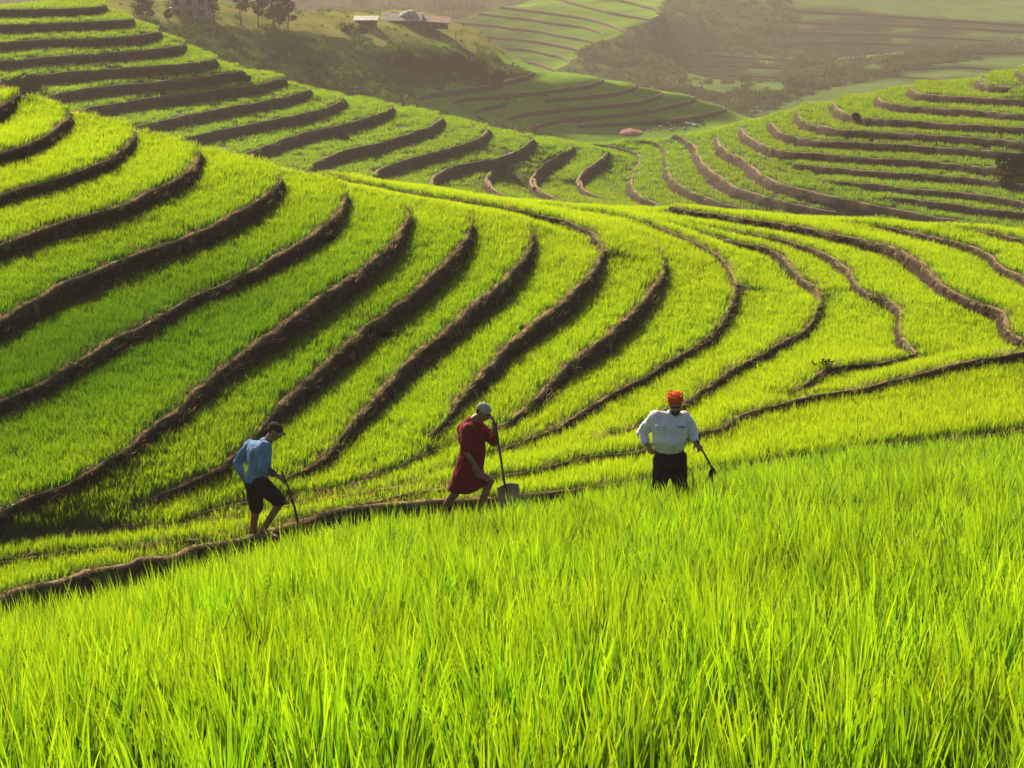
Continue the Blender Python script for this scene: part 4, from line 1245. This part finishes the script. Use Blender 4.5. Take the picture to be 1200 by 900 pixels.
# --- man in the blue shirt, walking right with a stick -----------------------------------------
def man_blue():
    Y0 = 19.95
    root = at_y(303, 632, Y0)
    t = person_root(root, 'man in a blue shirt, black shorts and a dark cap, walking with a stick')
    J = Frame(Y0, root)
    hc = J(322, 506); f = Vector((0.85, -0.25, -0.45)); u = Vector((0.35, 0.0, 0.9))
    neck = J(314, 517, 0.02); chest = J(305, 528, 0.02); belly = J(304, 548, 0.02); hip = J(302, 562, 0.02)
    # skin: one body
    bm = bmesh.new()
    P, Rm = head(bm, hc, f, u, 0.95)
    chain(bm, [hc + Vector((-0.03, 0, -0.04)), neck], [0.056, 0.06])
    hull_of(bm, (chest, (0.10, 0.12, 0.10)), (belly, (0.11, 0.13, 0.1)))
    hull_of(bm, (belly, (0.11, 0.13, 0.1)), (hip, (0.13, 0.14, 0.1)))
    hull_of(bm, (neck, 0.055), (chest + UP * 0.04, (0.07, 0.10, 0.06)))
    # right arm (towards the camera), hand on the stick
    sh = J(310, 524, -0.17); el = J(309, 549, -0.24); wr = J(324, 557, -0.26)
    chain(bm, [sh, el, wr], [0.05, 0.04, 0.027])
    hand(bm, wr, J(332, 562, -0.27) - wr, Vector((0.2, 0.3, -0.9)), 1.1, 1)
    # left arm behind the back
    sl = J(293, 522, 0.19); ell_ = J(279, 542, 0.22); wl = J(284, 559, 0.12)
    chain(bm, [sl, ell_, wl], [0.05, 0.04, 0.028])
    hand(bm, wl, J(288, 566, 0.08) - wl, Vector((0.6, -0.3, 0.3)), 0.9, -1)
    # legs
    h1 = J(298, 566, 0.08); k1 = J(300, 597, 0.05); a1 = J(298, 625, 0.08)
    chain(bm, [h1, k1, a1 + UP * 0.14, a1], [0.085, 0.055, 0.05, 0.036]); foot(bm, a1, (0.9, -0.3))
    h2 = J(305, 566, -0.08); k2 = J(328, 589, -0.12); a2 = J(309, 620, -0.1)
    chain(bm, [h2, k2, k2.lerp(a2, 0.35), a2], [0.085, 0.056, 0.05, 0.035])
    foot(bm, a2, (0.85, -0.35))
    sculpt('body', bm, M['skin'], t, 0.009, 3)
    eyes(P, t, 0.9)
    # shirt
    bm = bmesh.new()
    hull_of(bm, (neck + Vector((-0.02, 0, -0.03)), (0.075, 0.09, 0.04)), (J(296, 523, 0.15), 0.075), (J(308, 525, -0.14), 0.075))
    hull_of(bm, (J(296, 524, 0.15), 0.08), (J(308, 526, -0.14), 0.08), (chest, (0.15, 0.17, 0.13)), (belly, (0.145, 0.165, 0.1)))
    hull_of(bm, (belly, (0.15, 0.165, 0.1)), (J(300, 561, 0.02), (0.15, 0.165, 0.05)))
    chain(bm, [sh, sh.lerp(el, 0.55), el], [0.08, 0.075, 0.07]); chain(bm, [el, el.lerp(wr, 0.25)], [0.07, 0.055])
    chain(bm, [sl, sl.lerp(ell_, 0.5), ell_], [0.078, 0.072, 0.066]); chain(bm, [ell_, ell_.lerp(wl, 0.6)], [0.066, 0.055])
    sculpt('shirt', bm, M['denim'], t, 0.011, 3, 0.012, 15)
    bm = bmesh.new(); chain(bm, [el.lerp(wr, 0.15), el.lerp(wr, 0.75)], [0.056, 0.043])
    sculpt('sleeve_cuff', bm, M['denim_dark'], t, 0.008, 2, 0.004)
    bm = bmesh.new()
    hull_of(bm, (neck + Vector((-0.02, 0.0, 0.0)), (0.072, 0.08, 0.025)), (neck + Vector((-0.03, 0, 0.025)), (0.068, 0.075, 0.015)))
    sculpt('collar', bm, M['denim'], t, 0.008, 2, 0.004)
    # shorts
    bm = bmesh.new()
    hull_of(bm, (J(300, 561, 0.02), (0.145, 0.16, 0.05)), (J(300, 570, 0.02), (0.15, 0.17, 0.08)))
    chain(bm, [h1, J(300, 594, 0.05)], [0.118, 0.092]); chain(bm, [h2, J(326, 586, -0.11)], [0.118, 0.095])
    sculpt('shorts', bm, M['black_cloth'], t, 0.011, 3, 0.008)
    # hair, cap with a peak
    bm = bmesh.new(); hull_of(bm, (P(0, -0.035, 0.045), (0.075, 0.072, 0.07), Rm), (P(0, -0.05, 0.0), (0.066, 0.05, 0.045), Rm))
    sculpt('hair', bm, M['hair'], t, 0.008, 2, 0.004, 60)
    bm = bmesh.new()
    hull_of(bm, (P(0, -0.01, 0.075), (0.080, 0.095, 0.048), Rm), (P(0, -0.01, 0.05), (0.081, 0.098, 0.02), Rm))
    cap = sculpt('cap', bm, M['cap_dark'], t, 0.008, 2)
    bm = bmesh.new(); hull_of(bm, (P(0, 0.075, 0.05), (0.06, 0.03, 0.007), Rm), (P(0, 0.125, 0.04), (0.045, 0.03, 0.006), Rm))
    sculpt('peak', bm, M['iron'], cap, 0.006, 2)
    # sandals
    for a, d in ((a1, Vector((0.9, -0.3, 0)).normalized()), (a2, Vector((0.85, -0.35, 0)).normalized())):
        bm = bmesh.new()
        hull_of(bm, (a - d * 0.04 - UP * 0.082, (0.04, 0.04, 0.012)), (a + d * 0.16 - UP * 0.082, (0.045, 0.045, 0.012)))
        hull_of(bm, (a + d * 0.08 - UP * 0.05, (0.05, 0.035, 0.02)), (a + d * 0.11 - UP * 0.06, (0.048, 0.03, 0.018)))
        sculpt('sandal', bm, M['sandal'], t, 0.007, 2)
    # stick
    a = J(331, 556, -0.28) + root; b = J(351, 620, -0.10) + root
    a = a + (a - b) * 0.06
    s = rod('walking_stick', a - b, (0, 0, 0), 0.013, 0.017, M['wood'], None, b, (0.02, 0, 0.02))
    tag(s, 'thin brown stick held by the man in the blue shirt', 'stick')
man_blue()

# --- man in the maroon tunic and grey cap, leaning on a shovel -----------------------------------
def man_maroon():
    Y0 = 20.85
    root = at_y(545, 603, Y0)
    t = person_root(root, 'stooping man in a long maroon tunic and grey cap, one hand raised to his face')
    J = Frame(Y0, root)
    hc = J(565.5, 484); f = Vector((0.72, -0.45, -0.5)); u = Vector((0.45, -0.1, 0.85))
    neck = J(556, 492, 0.0); chest = J(552, 507); belly = J(553, 530); hip = J(548, 553)
    bm = bmesh.new()
    P, Rm = head(bm, hc, f, u, 1.0)
    chain(bm, [hc + Vector((-0.03, 0, -0.04)), neck], [0.06, 0.065])
    hull_of(bm, (neck, 0.05), (chest, (0.09, 0.12, 0.10))); hull_of(bm, (chest, (0.09, 0.12, 0.10)), (belly, (0.12, 0.12, 0.09)), (hip, (0.12, 0.13, 0.09)))
    sh = J(549, 503, -0.17); el = J(545, 528, -0.25); wr = J(556, 544, -0.28)
    chain(bm, [sh, el, wr], [0.055, 0.042, 0.029])
    hand(bm, wr, J(562, 556, -0.3) - wr, Vector((-0.2, 0.9, -0.2)), 0.45, -1, 1.0)
    s2 = J(562, 500, 0.17); e2 = J(578.5, 518, 0.0); w2 = J(580, 498, -0.08)
    chain(bm, [s2, e2, w2], [0.053, 0.042, 0.029])
    hand(bm, w2, J(577, 487, -0.1) - w2, Vector((-0.8, 0.1, 0.1)), 1.0, 1, 1.0)
    h1 = J(543, 556, 0.09); k1 = J(533, 578, 0.10); a1 = J(519, 597, 0.12)
    chain(bm, [h1, k1, k1.lerp(a1, .35), a1], [0.095, 0.06, 0.055, 0.038]); foot(bm, a1, (0.9, -0.2))
    h2 = J(552, 556, -0.08); k2 = J(574, 563, -0.14); a2 = J(562, 597, -0.12)
    chain(bm, [h2, k2, k2.lerp(a2, .35), a2], [0.095, 0.062, 0.055, 0.038]); foot(bm, a2, (0.9, -0.3))
    sculpt('body', bm, M['skin'], t, 0.009, 3); eyes(P, t)
    # tunic
    bm = bmesh.new()
    hull_of(bm, (neck + Vector((-0.01, 0, -0.03)), (0.085, 0.09, 0.04)), (J(543, 502, 0.14), 0.08), (J(549, 504, -0.14), 0.08), (J(562, 503, 0.12), 0.07))
    hull_of(bm, (J(543, 503, 0.14), 0.085), (J(549, 505, -0.14), 0.085), (J(560, 504, 0.1), 0.085), (belly + Vector((0.02, 0, 0)), (0.175, 0.18, 0.1)))
    hull_of(bm, (belly + Vector((0.02, 0, 0)), (0.175, 0.18, 0.1)), (J(548, 553), (0.195, 0.20, 0.08)))
    hull_of(bm, (J(548, 553), (0.195, 0.20, 0.08)), (J(533, 573, 0.08), (0.09, 0.12, 0.03)), (J(546, 574, 0.0), (0.13, 0.14, 0.03)), (J(570, 563, -0.12), (0.075, 0.09, 0.05)))
    chain(bm, [sh, sh.lerp(el, 0.85)], [0.085, 0.075])
    chain(bm, [s2, s2.lerp(e2, 0.9)], [0.08, 0.066]); chain(bm, [e2, e2.lerp(w2, 0.35)], [0.06, 0.05])
    sculpt('tunic', bm, M['maroon'], t, 0.011, 3, 0.014, 12)
    bm = bmesh.new()       # hood cloth bunched round the neck
    hull_of(bm, (J(552, 492, 0.03), (0.07, 0.09, 0.045)), (J(548, 500, 0.02), (0.07, 0.12, 0.05)))
    sculpt('hood', bm, M['maroon'], t, 0.01, 3, 0.01, 20)
    bm = bmesh.new()
    hull_of(bm, (P(0, -0.012, 0.078), (0.086, 0.102, 0.056), Rm), (P(0, -0.012, 0.045), (0.086, 0.104, 0.02), Rm))
    cap = sculpt('cap', bm, M['grey_cloth'], t, 0.008, 2, 0.003, 40)
    bm = bmesh.new(); hull_of(bm, (P(0, 0.075, 0.04), (0.065, 0.03, 0.008), Rm), (P(0, 0.115, 0.026), (0.05, 0.03, 0.007), Rm))
    sculpt('peak', bm, M['cap_dark'], cap, 0.006, 2)
    bm = bmesh.new(); hull_of(bm, (P(0, -0.05, 0.0), (0.07, 0.045, 0.05), Rm), (P(0, -0.04, 0.03), (0.076, 0.06, 0.02), Rm))
    sculpt('hair', bm, M['hair'], t, 0.008, 2, 0.003, 60)
    # shovel: wooden shaft and broad blade
    top = at_y(580.5, 496, Y0 - 0.13); bot = at_y(593, 578, Y0 - 0.25)
    sv = empty('shovel', bot); tag(sv, 'long-handled shovel with a broad square blade beside the man in maroon', 'shovel')
    rod('handle', (0, 0, 0), top - bot, 0.017, 0.014, M['wood'], sv)
    bl = at_y(582, 572, Y0 - 0.25) - bot; br = at_y(608, 567, Y0 - 0.25) - bot
    bl2 = at_y(587, 597, Y0 - 0.3) - bot; br2 = at_y(611, 594, Y0 - 0.3) - bot
    n = 8; V = []; F = []
    for j in range(n + 1):
        for i in range(n + 1):
            a_, b_ = i / n, j / n
            p = bl.lerp(br, a_).lerp(bl2.lerp(br2, a_), b_)
            p.y += 0.05 * math.sin(a_ * math.pi) * (1 - 0.5 * b_)
            if j == 0: p.z += 0.02 * math.sin(a_ * math.pi)
            V.append(p)
    for j in range(n):
        for i in range(n):
            k = j * (n + 1) + i; F.append((k, k + 1, k + n + 2, k + n + 1))
    bo = mesh_np('blade', V, F, [M['wood_pale']], parent=sv)
    md = bo.modifiers.new('thick', 'SOLIDIFY'); md.thickness = 0.012
    bm = bmesh.new(); hull_of(bm, (Vector((-0.005, 0.02, -0.08)), 0.02), ((top - bot) * 0.08, 0.024))
    sculpt('socket', bm, M['iron'], sv, 0.006, 1)
man_maroon()

# --- man in the white shirt and orange turban ---------------------------------------------------
def man_white():
    Y0 = 18.8
    gz = fore_z(at_y(785, 600, Y0).x, Y0)
    root = Vector((at_y(785, 600, Y0).x, Y0, gz))
    t = person_root(root, 'stout man in an orange turban and white shirt, standing thigh-deep in the rice')
    J = Frame(Y0, root)
    hc = J(791.5, 473.5, -0.05); f = Vector((-0.12, -0.9, -0.22)); u = Vector((-0.10, -0.15, 0.95))
    neck = J(790, 487, 0.02); chest = J(786, 497); belly = J(784.5, 514, -0.03); hip = J(785, 531)
    bm = bmesh.new()
    P, Rm = head(bm, hc, f, u, 1.0)
    chain(bm, [hc + Vector((0, 0.02, -0.04)), neck], [0.06, 0.07])
    hull_of(bm, (neck, 0.06), (chest, (0.17, 0.11, 0.12))); hull_of(bm, (chest, (0.17, 0.12, 0.12)), (belly, (0.17, 0.14, 0.1)), (hip, (0.16, 0.12, 0.1)))
    sl = J(768.5, 489); el = J(752.5, 507, 0.10); wl = J(757.5, 520, -0.04)
    chain(bm, [sl, el, wl], [0.055, 0.045, 0.031])
    hand(bm, wl, J(763, 529, -0.12) - wl, Vector((0.5, 0.7, 0.1)), 0.35, 1, 1.0)
    sr = J(802, 490); er = J(812, 506, 0.02); wr = J(815, 518, -0.12)
    chain(bm, [sr, er, wr], [0.055, 0.045, 0.031])
    hand(bm, wr, J(819, 523, -0.17) - wr, Vector((-0.2, 0.5, -0.8)), 1.2, -1, 1.05)
    for s, xk, xa in ((-1, 773, 769), (1, 797, 800)):
        h_ = J(785 + s * 9, 536); k_ = J(xk, 570, -0.04); a_ = Vector((J(xa, 600).x, 0.0, 0.09))
        chain(bm, [h_, k_, k_.lerp(a_, 0.35), a_], [0.095, 0.062, 0.056, 0.038]); foot(bm, a_, (s * 0.25, -0.95))
    sculpt('body', bm, M['skin_warm'], t, 0.009, 3); eyes(P, t)
    # shirt
    bm = bmesh.new()
    hull_of(bm, (neck + Vector((0, 0.03, -0.045)), (0.07, 0.06, 0.03)), (sl + Vector((0.02, 0, 0)), 0.072), (sr + Vector((-0.02, 0, 0)), 0.072))
    hull_of(bm, (sl + Vector((0.03, 0, -0.03)), 0.08), (sr + Vector((-0.03, 0, -0.03)), 0.08), (chest, (0.19, 0.14, 0.11)), (belly, (0.20, 0.185, 0.10)))
    hull_of(bm, (belly, (0.205, 0.19, 0.10)), (J(784, 525), (0.185, 0.165, 0.05)))
    chain(bm, [sl, sl.lerp(el, .5), el], [0.085, 0.08, 0.07]); chain(bm, [el, el.lerp(wl, 0.85)], [0.07, 0.05])
    chain(bm, [sr, sr.lerp(er, .5), er], [0.085, 0.078, 0.07]); chain(bm, [er, er.lerp(wr, 0.8)], [0.07, 0.048])
    shirt = sculpt('shirt', bm, M['white_cloth'], t, 0.011, 3, 0.011, 13)
    bm = bmesh.new(); ring = [neck + Vector((math.sin(a) * 0.078, 0.012 - math.cos(a) * 0.078 * -1, 0.012 + 0.028 * math.cos(a))) for a in np.linspace(-2.5, 2.5, 16)]
    chain(bm, ring, [0.016] * 16)
    sculpt('collar_band', bm, M['white_cloth'], shirt, 0.006, 2)
    for s in (-1, 1):      # open collar points
        bm = bmesh.new(); a_ = neck + Vector((s * 0.068, -0.07, -0.005))
        hull_of(bm, (a_, 0.014), (a_ + Vector((s * 0.05, -0.05, -0.045)), 0.012), (a_ + Vector((-s * 0.025, -0.075, -0.085)), 0.012), (neck + Vector((s * 0.06, 0.04, 0.02)), 0.014))
        sculpt('collar', bm, M['white_cloth'], shirt, 0.006, 2)
    for s, px, py in ((-1, 773.5, 500), (1, 798, 500)):     # breast pockets with flaps
        c = J(px, py, -0.175)
        bm = bmesh.new(); hull_of(bm, (c + Vector((-0.04, 0.02, 0)), 0.012), (c + Vector((0.04, 0.02 , 0)), 0.012), (c + Vector((-0.035, 0.0, -0.085)), 0.012), (c + Vector((0.035, 0.0, -0.085)), 0.012))
        hull_of(bm, (c + Vector((-0.048, 0.008, 0.008)), 0.012), (c + Vector((0.048, 0.008, 0.008)), 0.012), (c + Vector((0, -0.012, -0.028)), 0.010))
        sculpt('pocket', bm, M['white_cloth'], shirt, 0.006, 2)
    bm = bmesh.new(); hull_of(bm, (J(793.5, 500, -0.195), 0.007), (J(802, 500.6, -0.185), 0.008))
    sculpt('pen', bm, M['pen'], shirt, 0.005, 1)
    bm = bmesh.new()
    hull_of(bm, (J(784.5, 526), (0.178, 0.155, 0.02)), (J(784.5, 529), (0.176, 0.155, 0.02)))
    sculpt('belt', bm, M['black_cloth'], t, 0.009, 2)
    bm = bmesh.new()
    hull_of(bm, (J(784.5, 529), (0.172, 0.15, 0.03)), (J(785, 538), (0.185, 0.155, 0.06)))
    for s, xk, xa in ((-1, 773, 769), (1, 797, 800)):
        h_ = J(785 + s * 8.5, 537); k_ = J(xk, 570, -0.04); a_ = Vector((J(xa, 600).x, 0.0, 0.12))
        chain(bm, [h_, k_, a_], [0.118, 0.095, 0.08])
    sculpt('trousers', bm, M['black_cloth'], t, 0.012, 3, 0.010)
    # turban: wound folds
    bm = bmesh.new()
    hull_of(bm, (P(0, -0.015, 0.085), (0.088, 0.102, 0.066), Rm), (P(0, -0.02, 0.05), (0.085, 0.10, 0.033), Rm))
    tb = sculpt('turban', bm, M['orange_cloth'], t, 0.007, 2)
    for k in range(6):
        z_ = 0.045 + k * 0.018
        tilt = 0.28 * (1 if k % 2 else -1)
        rr = math.sqrt(max(0.05, 1 - ((z_ - 0.075) / 0.095) ** 2))
        bm = bmesh.new(); ring = []
        for a in range(25):
            an = a / 24 * 2 * math.pi
            ring.append(P(math.cos(an) * 0.087 * rr, -0.015 + math.sin(an) * 0.101 * rr, z_ + 0.022 * math.sin(an) + tilt * 0.10 * math.cos(an)))
        chain(bm, ring, [0.011 + 0.003 * math.sin(k)] * 25)
        sculpt('turban_fold', bm, M['orange_cloth'], tb, 0.006, 1)
    bm = bmesh.new(); hull_of(bm, (P(0, 0.05, -0.095), (0.045, 0.035, 0.02), Rm), (P(0, 0.035, -0.06), (0.064, 0.045, 0.022), Rm))
    hull_of(bm, (P(-0.025, 0.092, -0.04), (0.014, 0.008, 0.006), Rm), (P(0.025, 0.092, -0.04), (0.014, 0.008, 0.006), Rm))
    sculpt('beard', bm, M['hair'], t, 0.006, 2, 0.003, 70)
    gl = bmesh.new()
    for s in (-1, 1):
        hull_of(gl, (P(s * 0.018, 0.098, 0.012), (0.012, 0.005, 0.013), Rm), (P(s * 0.046, 0.088, 0.014), (0.014, 0.006, 0.014), Rm))
        hull_of(gl, (P(s * 0.058, 0.082, 0.02), 0.004), (P(s * 0.078, 0.0, 0.018), 0.004))
    hull_of(gl, (P(-0.012, 0.102, 0.016), 0.004), (P(0.012, 0.102, 0.016), 0.004))
    sculpt('sunglasses', gl, M['lens'], t, 0.004, 1)
    # broom-like rake: stick and straw head
    a = at_y(816.5, 516, Y0 - 0.16); b = at_y(838, 555, Y0 + 0.05)
    br = empty('hand_broom', b); tag(br, 'short stick with a straw brush end held by the man in the orange turban', 'broom')
    rod('handle', (0, 0, 0), a - b, 0.014, 0.012, M['wood'], br)
    V, F, H = [], [], []
    rr = np.random.default_rng(5); d0 = (b - a).normalized()
    for i in range(120):
        r_ = Vector(rr.normal(0, 0.16, 3)); d = (d0 * 0.6 + Vector((-0.35, 0, -0.5)) + r_).normalized()
        s = d.cross(Vector(rr.normal(size=3))).normalized() * 0.006
        L_ = rr.uniform(0.10, 0.24); o_ = Vector(rr.normal(0, 0.012, 3)) - d0 * 0.08
        k = len(V); V += [o_ - s, o_ + s, o_ + d * L_]; F.append((k, k + 1, k + 2)); H += [0, 0, 1]
    bo = mesh_np('bristles', V, F, [M['straw']], parent=br)
    at = bo.data.attributes.new('h', 'FLOAT', 'POINT'); at.data.foreach_set('value', np.array(H, dtype=np.float32))
    bm = bmesh.new(); chain(bm, [-d0 * 0.10, -d0 * 0.02], [0.02, 0.026]); sculpt('binding', bm, M['straw'], br, 0.006, 1)
man_white()
# ------------------------------------------------------------------ huts and things on the far plateau
def slab(name, pts_bottom, pts_top, mat, parent):
    V = list(pts_bottom) + list(pts_top); n = len(pts_bottom)
    F = [tuple(range(n))[::-1], tuple(range(n, 2 * n))] + [(i, (i + 1) % n, n + (i + 1) % n, n + i) for i in range(n)]
    return mesh_np(name, V, F, [mat], smooth=False, parent=parent)
def box(name, x0, x1, y0, y1, z0, z1, mat, parent):
    b = [(x0, y0, z0), (x1, y0, z0), (x1, y1, z0), (x0, y1, z0)]; tp = [(x, y, z1) for x, y, _ in b]
    return slab(name, b, tp, mat, parent)
M['wall_red'] = simple_mat('red_brown_wall', (0.20, 0.09, 0.07), 0.9, 0.4, 2.0, bump=0.3)
M['wall_pink'] = simple_mat('faded_pink_wall', (0.40, 0.28, 0.29), 0.9, 0.25, 1.0)
M['roof_grey'] = simple_mat('weathered_roof', (0.30, 0.27, 0.26), 0.8, 0.4, 1.5, bump=0.4)
M['roof_brown'] = simple_mat('brown_tile_roof', (0.16, 0.09, 0.075), 0.9, 0.4, 2.0, bump=0.5)
M['white_sheet'] = simple_mat('white_tarpaulin', (0.42, 0.40, 0.38), 0.85, 0.4, 1.5, bump=0.3)
M['bundle'] = simple_mat('bundle_cloth', (0.40, 0.36, 0.38), 0.8, 0.6, 2.5)
M['pink_sheet'] = simple_mat('pink_tarpaulin', (0.30, 0.10, 0.09), 0.85, 0.2, 1.2, bump=0.4)
M['dark_open'] = simple_mat('dark_doorway', (0.02, 0.018, 0.018), 0.9, 0.2, 2.0)
M['pale_earth'] = simple_mat('dry_yard', (0.32, 0.26, 0.12), 0.95, 0.3, 0.8, spec=0.0)

def gable(parent, x0, x1, y0, y1, zb, zr, mat, over=0.35):
    ym = (y0 + y1) / 2; th = 0.12
    for s, ye in ((-1, y0 - over), (1, y1 + over)):
        zl = zb - over * (zr - zb) / (ym - y0)
        V = [(x0 - over, ye, zl), (x1 + over, ye, zl), (x1 + over, ym, zr), (x0 - over, ym, zr)]
        V2 = [(x, y, z + th) for x, y, z in V]
        slab('roof', V, V2, mat, parent)

# reddish hut with a white dome of sheeting
hb = ground_hit(482, 36, spurV, spurT); hb = Vector((hb.x, hb.y + 2.0, hb.z - 0.1))
h = empty('hut', hb); tag(h, 'long low reddish hut with a weathered grey roof on the plateau above the scrub', 'hut')
box('wall', -3.6, 0.9, 0, 3.2, 0, 1.15, M['wall_red'], h)
gable(h, -3.6, 0.9, 0, 3.2, 1.15, 1.75, M['roof_grey'])
w2 = box('annex_wall', 0.95, 4.4, 0.2, 3.0, 0, 0.8, M['wall_red'], h)
slab('annex_roof', [(0.9, -0.2, 0.95), (4.8, -0.2, 0.7), (4.8, 3.4, 1.0), (0.9, 3.4, 1.3)], [(0.9, -0.2, 1.05), (4.8, -0.2, 0.8), (4.8, 3.4, 1.1), (0.9, 3.4, 1.4)], M['roof_brown'], h)
for x in (-2.9, -1.4, 0.1):
    wd = box('window', x - 0.28, x + 0.28, -0.03, 0.02, 0.45, 0.95, M['dark_open'], h)
dr = box('door', -2.35, -1.75, -0.035, 0.02, 0.02, 1.0, M['dark_open'], h)
for x in (1.3, 2.4, 3.5, 4.5):
    box('post', x - 0.05, x + 0.05, -0.75, -0.65, 0, 0.7, M['roof_grey'], h)
bm = bmesh.new(); hull_of(bm, (Vector((0, 0, 0.35)), (0.75, 0.7, 0.35)), (Vector((-0.5, 0, 0)), (1.4, 1.0, 0.15)))
dome = sculpt('tarpaulin', bm, M['white_sheet'], None, 0.08, 3, 0.10, 1.6)
dome.location = hb + Vector((-0.2, 1.4, 1.55)); tag(dome, 'white plastic sheet bulging over the roof of the reddish hut', 'tarpaulin')
# shed with a pale roof
sb = ground_hit(427, 37, spurV, spurT); sb = Vector((sb.x, sb.y + 2.0, sb.z - 0.1))
sh_ = empty('shed', sb); tag(sh_, 'small open shed with a flat white roof left of the reddish hut', 'shed')
for x in (-1.2, 1.2):
    for y in (0, 1.6): box('post', x - 0.06, x + 0.06, y - 0.06, y + 0.06, 0, 1.15, M['roof_grey'], sh_)
slab('roof', [(-1.5, -0.3, 1.16), (1.5, -0.3, 1.16), (1.5, 2.0, 1.4), (-1.5, 2.0, 1.4)], [(-1.5, -0.3, 1.24), (1.5, -0.3, 1.24), (1.5, 2.0, 1.48), (-1.5, 2.0, 1.48)], M['white_sheet'], sh_)
box('back_wall', -1.15, 1.15, 1.62, 1.7, 0, 1.15, M['wall_red'], sh_)
# posts of the yard fence
G5 = 'posts at the edge of the hut yard'
for i, (x, lb) in enumerate(((515, 'wooden post at the right corner of the hut yard, nearer the hut'), (534, 'wooden post on the far right of the hut yard, beside the terraced hill'))):
    pb = ground_hit(x, 44, spurV, spurT)
    p_ = rod('post', (0, 0, -0.1), (0.05, 0, 1.0), 0.07, 0.05, M['wood'], None, pb); tag(p_, lb, 'post', G5)
# pink and white house far left
pb = ground_hit(214, 27, spurV, spurT); pb = Vector((pb.x, pb.y + 4.0, pb.z - 0.1))
ph = empty('house', pb); tag(ph, 'hazy pink and white two-storey house with balconies behind the plateau trees', 'house')
box('wall', -2.4, 2.4, 0, 4.0, 0, 3.2, M['wall_pink'], ph)
for z in (1.5, 3.2):
    box('balcony', -2.6, 2.6, -0.75, -0.02, z, z + 0.12, M['white_sheet'], ph)
    box('railing', -2.55, 2.55, -0.72, -0.66, z + 0.30, z + 0.42, M['pink_sheet'], ph)
for x in (-2.5, -0.8, 0.9, 2.5): box('column', x - 0.07, x + 0.07, -0.72, -0.6, 0, 3.2, M['white_sheet'], ph)
gable(ph, -2.4, 2.4, 0, 4.0, 3.2, 4.2, M['wall_pink'])
for x in (-1.6, 0.05, 1.7):
    for z in (0.4, 1.9): box('window', x - 0.35, x + 0.35, -0.03, 0.03, z, z + 0.8, M['dark_open'], ph)

ph.scale = (0.82, 0.82, 0.8)
# pink sheet and pale sacks in the dip between the hills
tp = ground_hit(737, 155, spurV, spurT)
V, F = [], []
n = 14
for j in range(n + 1):
    for i in range(n + 1):
        a, b = i / n * 2 - 1, j / n * 2 - 1
        r_ = max(abs(a), abs(b)); q_ = math.hypot(a, b) + 1e-6
        x = a / q_ * r_ * 1.6; y = b / q_ * r_ * 1.5
        V.append((x, y, 0.42 * (1 - r_ ** 1.6) + 0.12 * fnoise(x, y, 2, 1.5) + 0.02))
for j in range(n):
    for i in range(n): k = j * (n + 1) + i; F.append((k, k + 1, k + n + 2, k + n + 1))
tpo = mesh_np('tarpaulin', V, F, [M['pink_sheet']]); tpo.location = tp
tag(tpo, 'pink tarpaulin spread over a low heap in the dip between the hills', 'tarpaulin')
G6 = 'pale bundles lying by the pink tarpaulin'
rr = np.random.default_rng(77)
for i in range(14):
    px_ = 757 + i * 4.4 + rr.uniform(-1.5, 1.5); py_ = 152 - 0.05 * (px_ - 757) + rr.uniform(-5, 4)
    q = ground_hit(px_, py_, spurV, spurT)
    bm = bmesh.new(); s_ = rr.uniform(0.14, 0.3)
    hull_of(bm, (Vector((0, 0, s_ * 0.4)), (s_ * 1.3, s_, s_ * 0.7)), (Vector((s_ * rr.uniform(-1, 1), 0, s_ * 0.3)), (s_, s_ * 0.8, s_ * 0.5)))
    o = sculpt('bundle', bm, M['bundle'], None, 0.04, 2, 0.02, 5)
    o.location = q; o.rotation_euler = (0, 0, rr.uniform(0, 3))
    tag(o, 'small pale bundle lying among weeds right of the pink tarpaulin', 'bundle', G6)

G7 = 'dark weeds around the pink tarpaulin'
for i, (x, y, rd, lb) in enumerate([(762, 147, 0.7, 'low dark bush just right of the pink tarpaulin'), (778, 147, 0.8, 'low dark bush among the pale bundles, middle of the row'), (795, 146, 0.7, 'low dark bush at the right end of the row of pale bundles'), (820, 144, 0.6, 'small dark bush standing alone right of the pale bundles')]):
    shrub(ground_hit(x, y, spurV, spurT), rd, 660 + i, lb, G7, 500, 0.2)
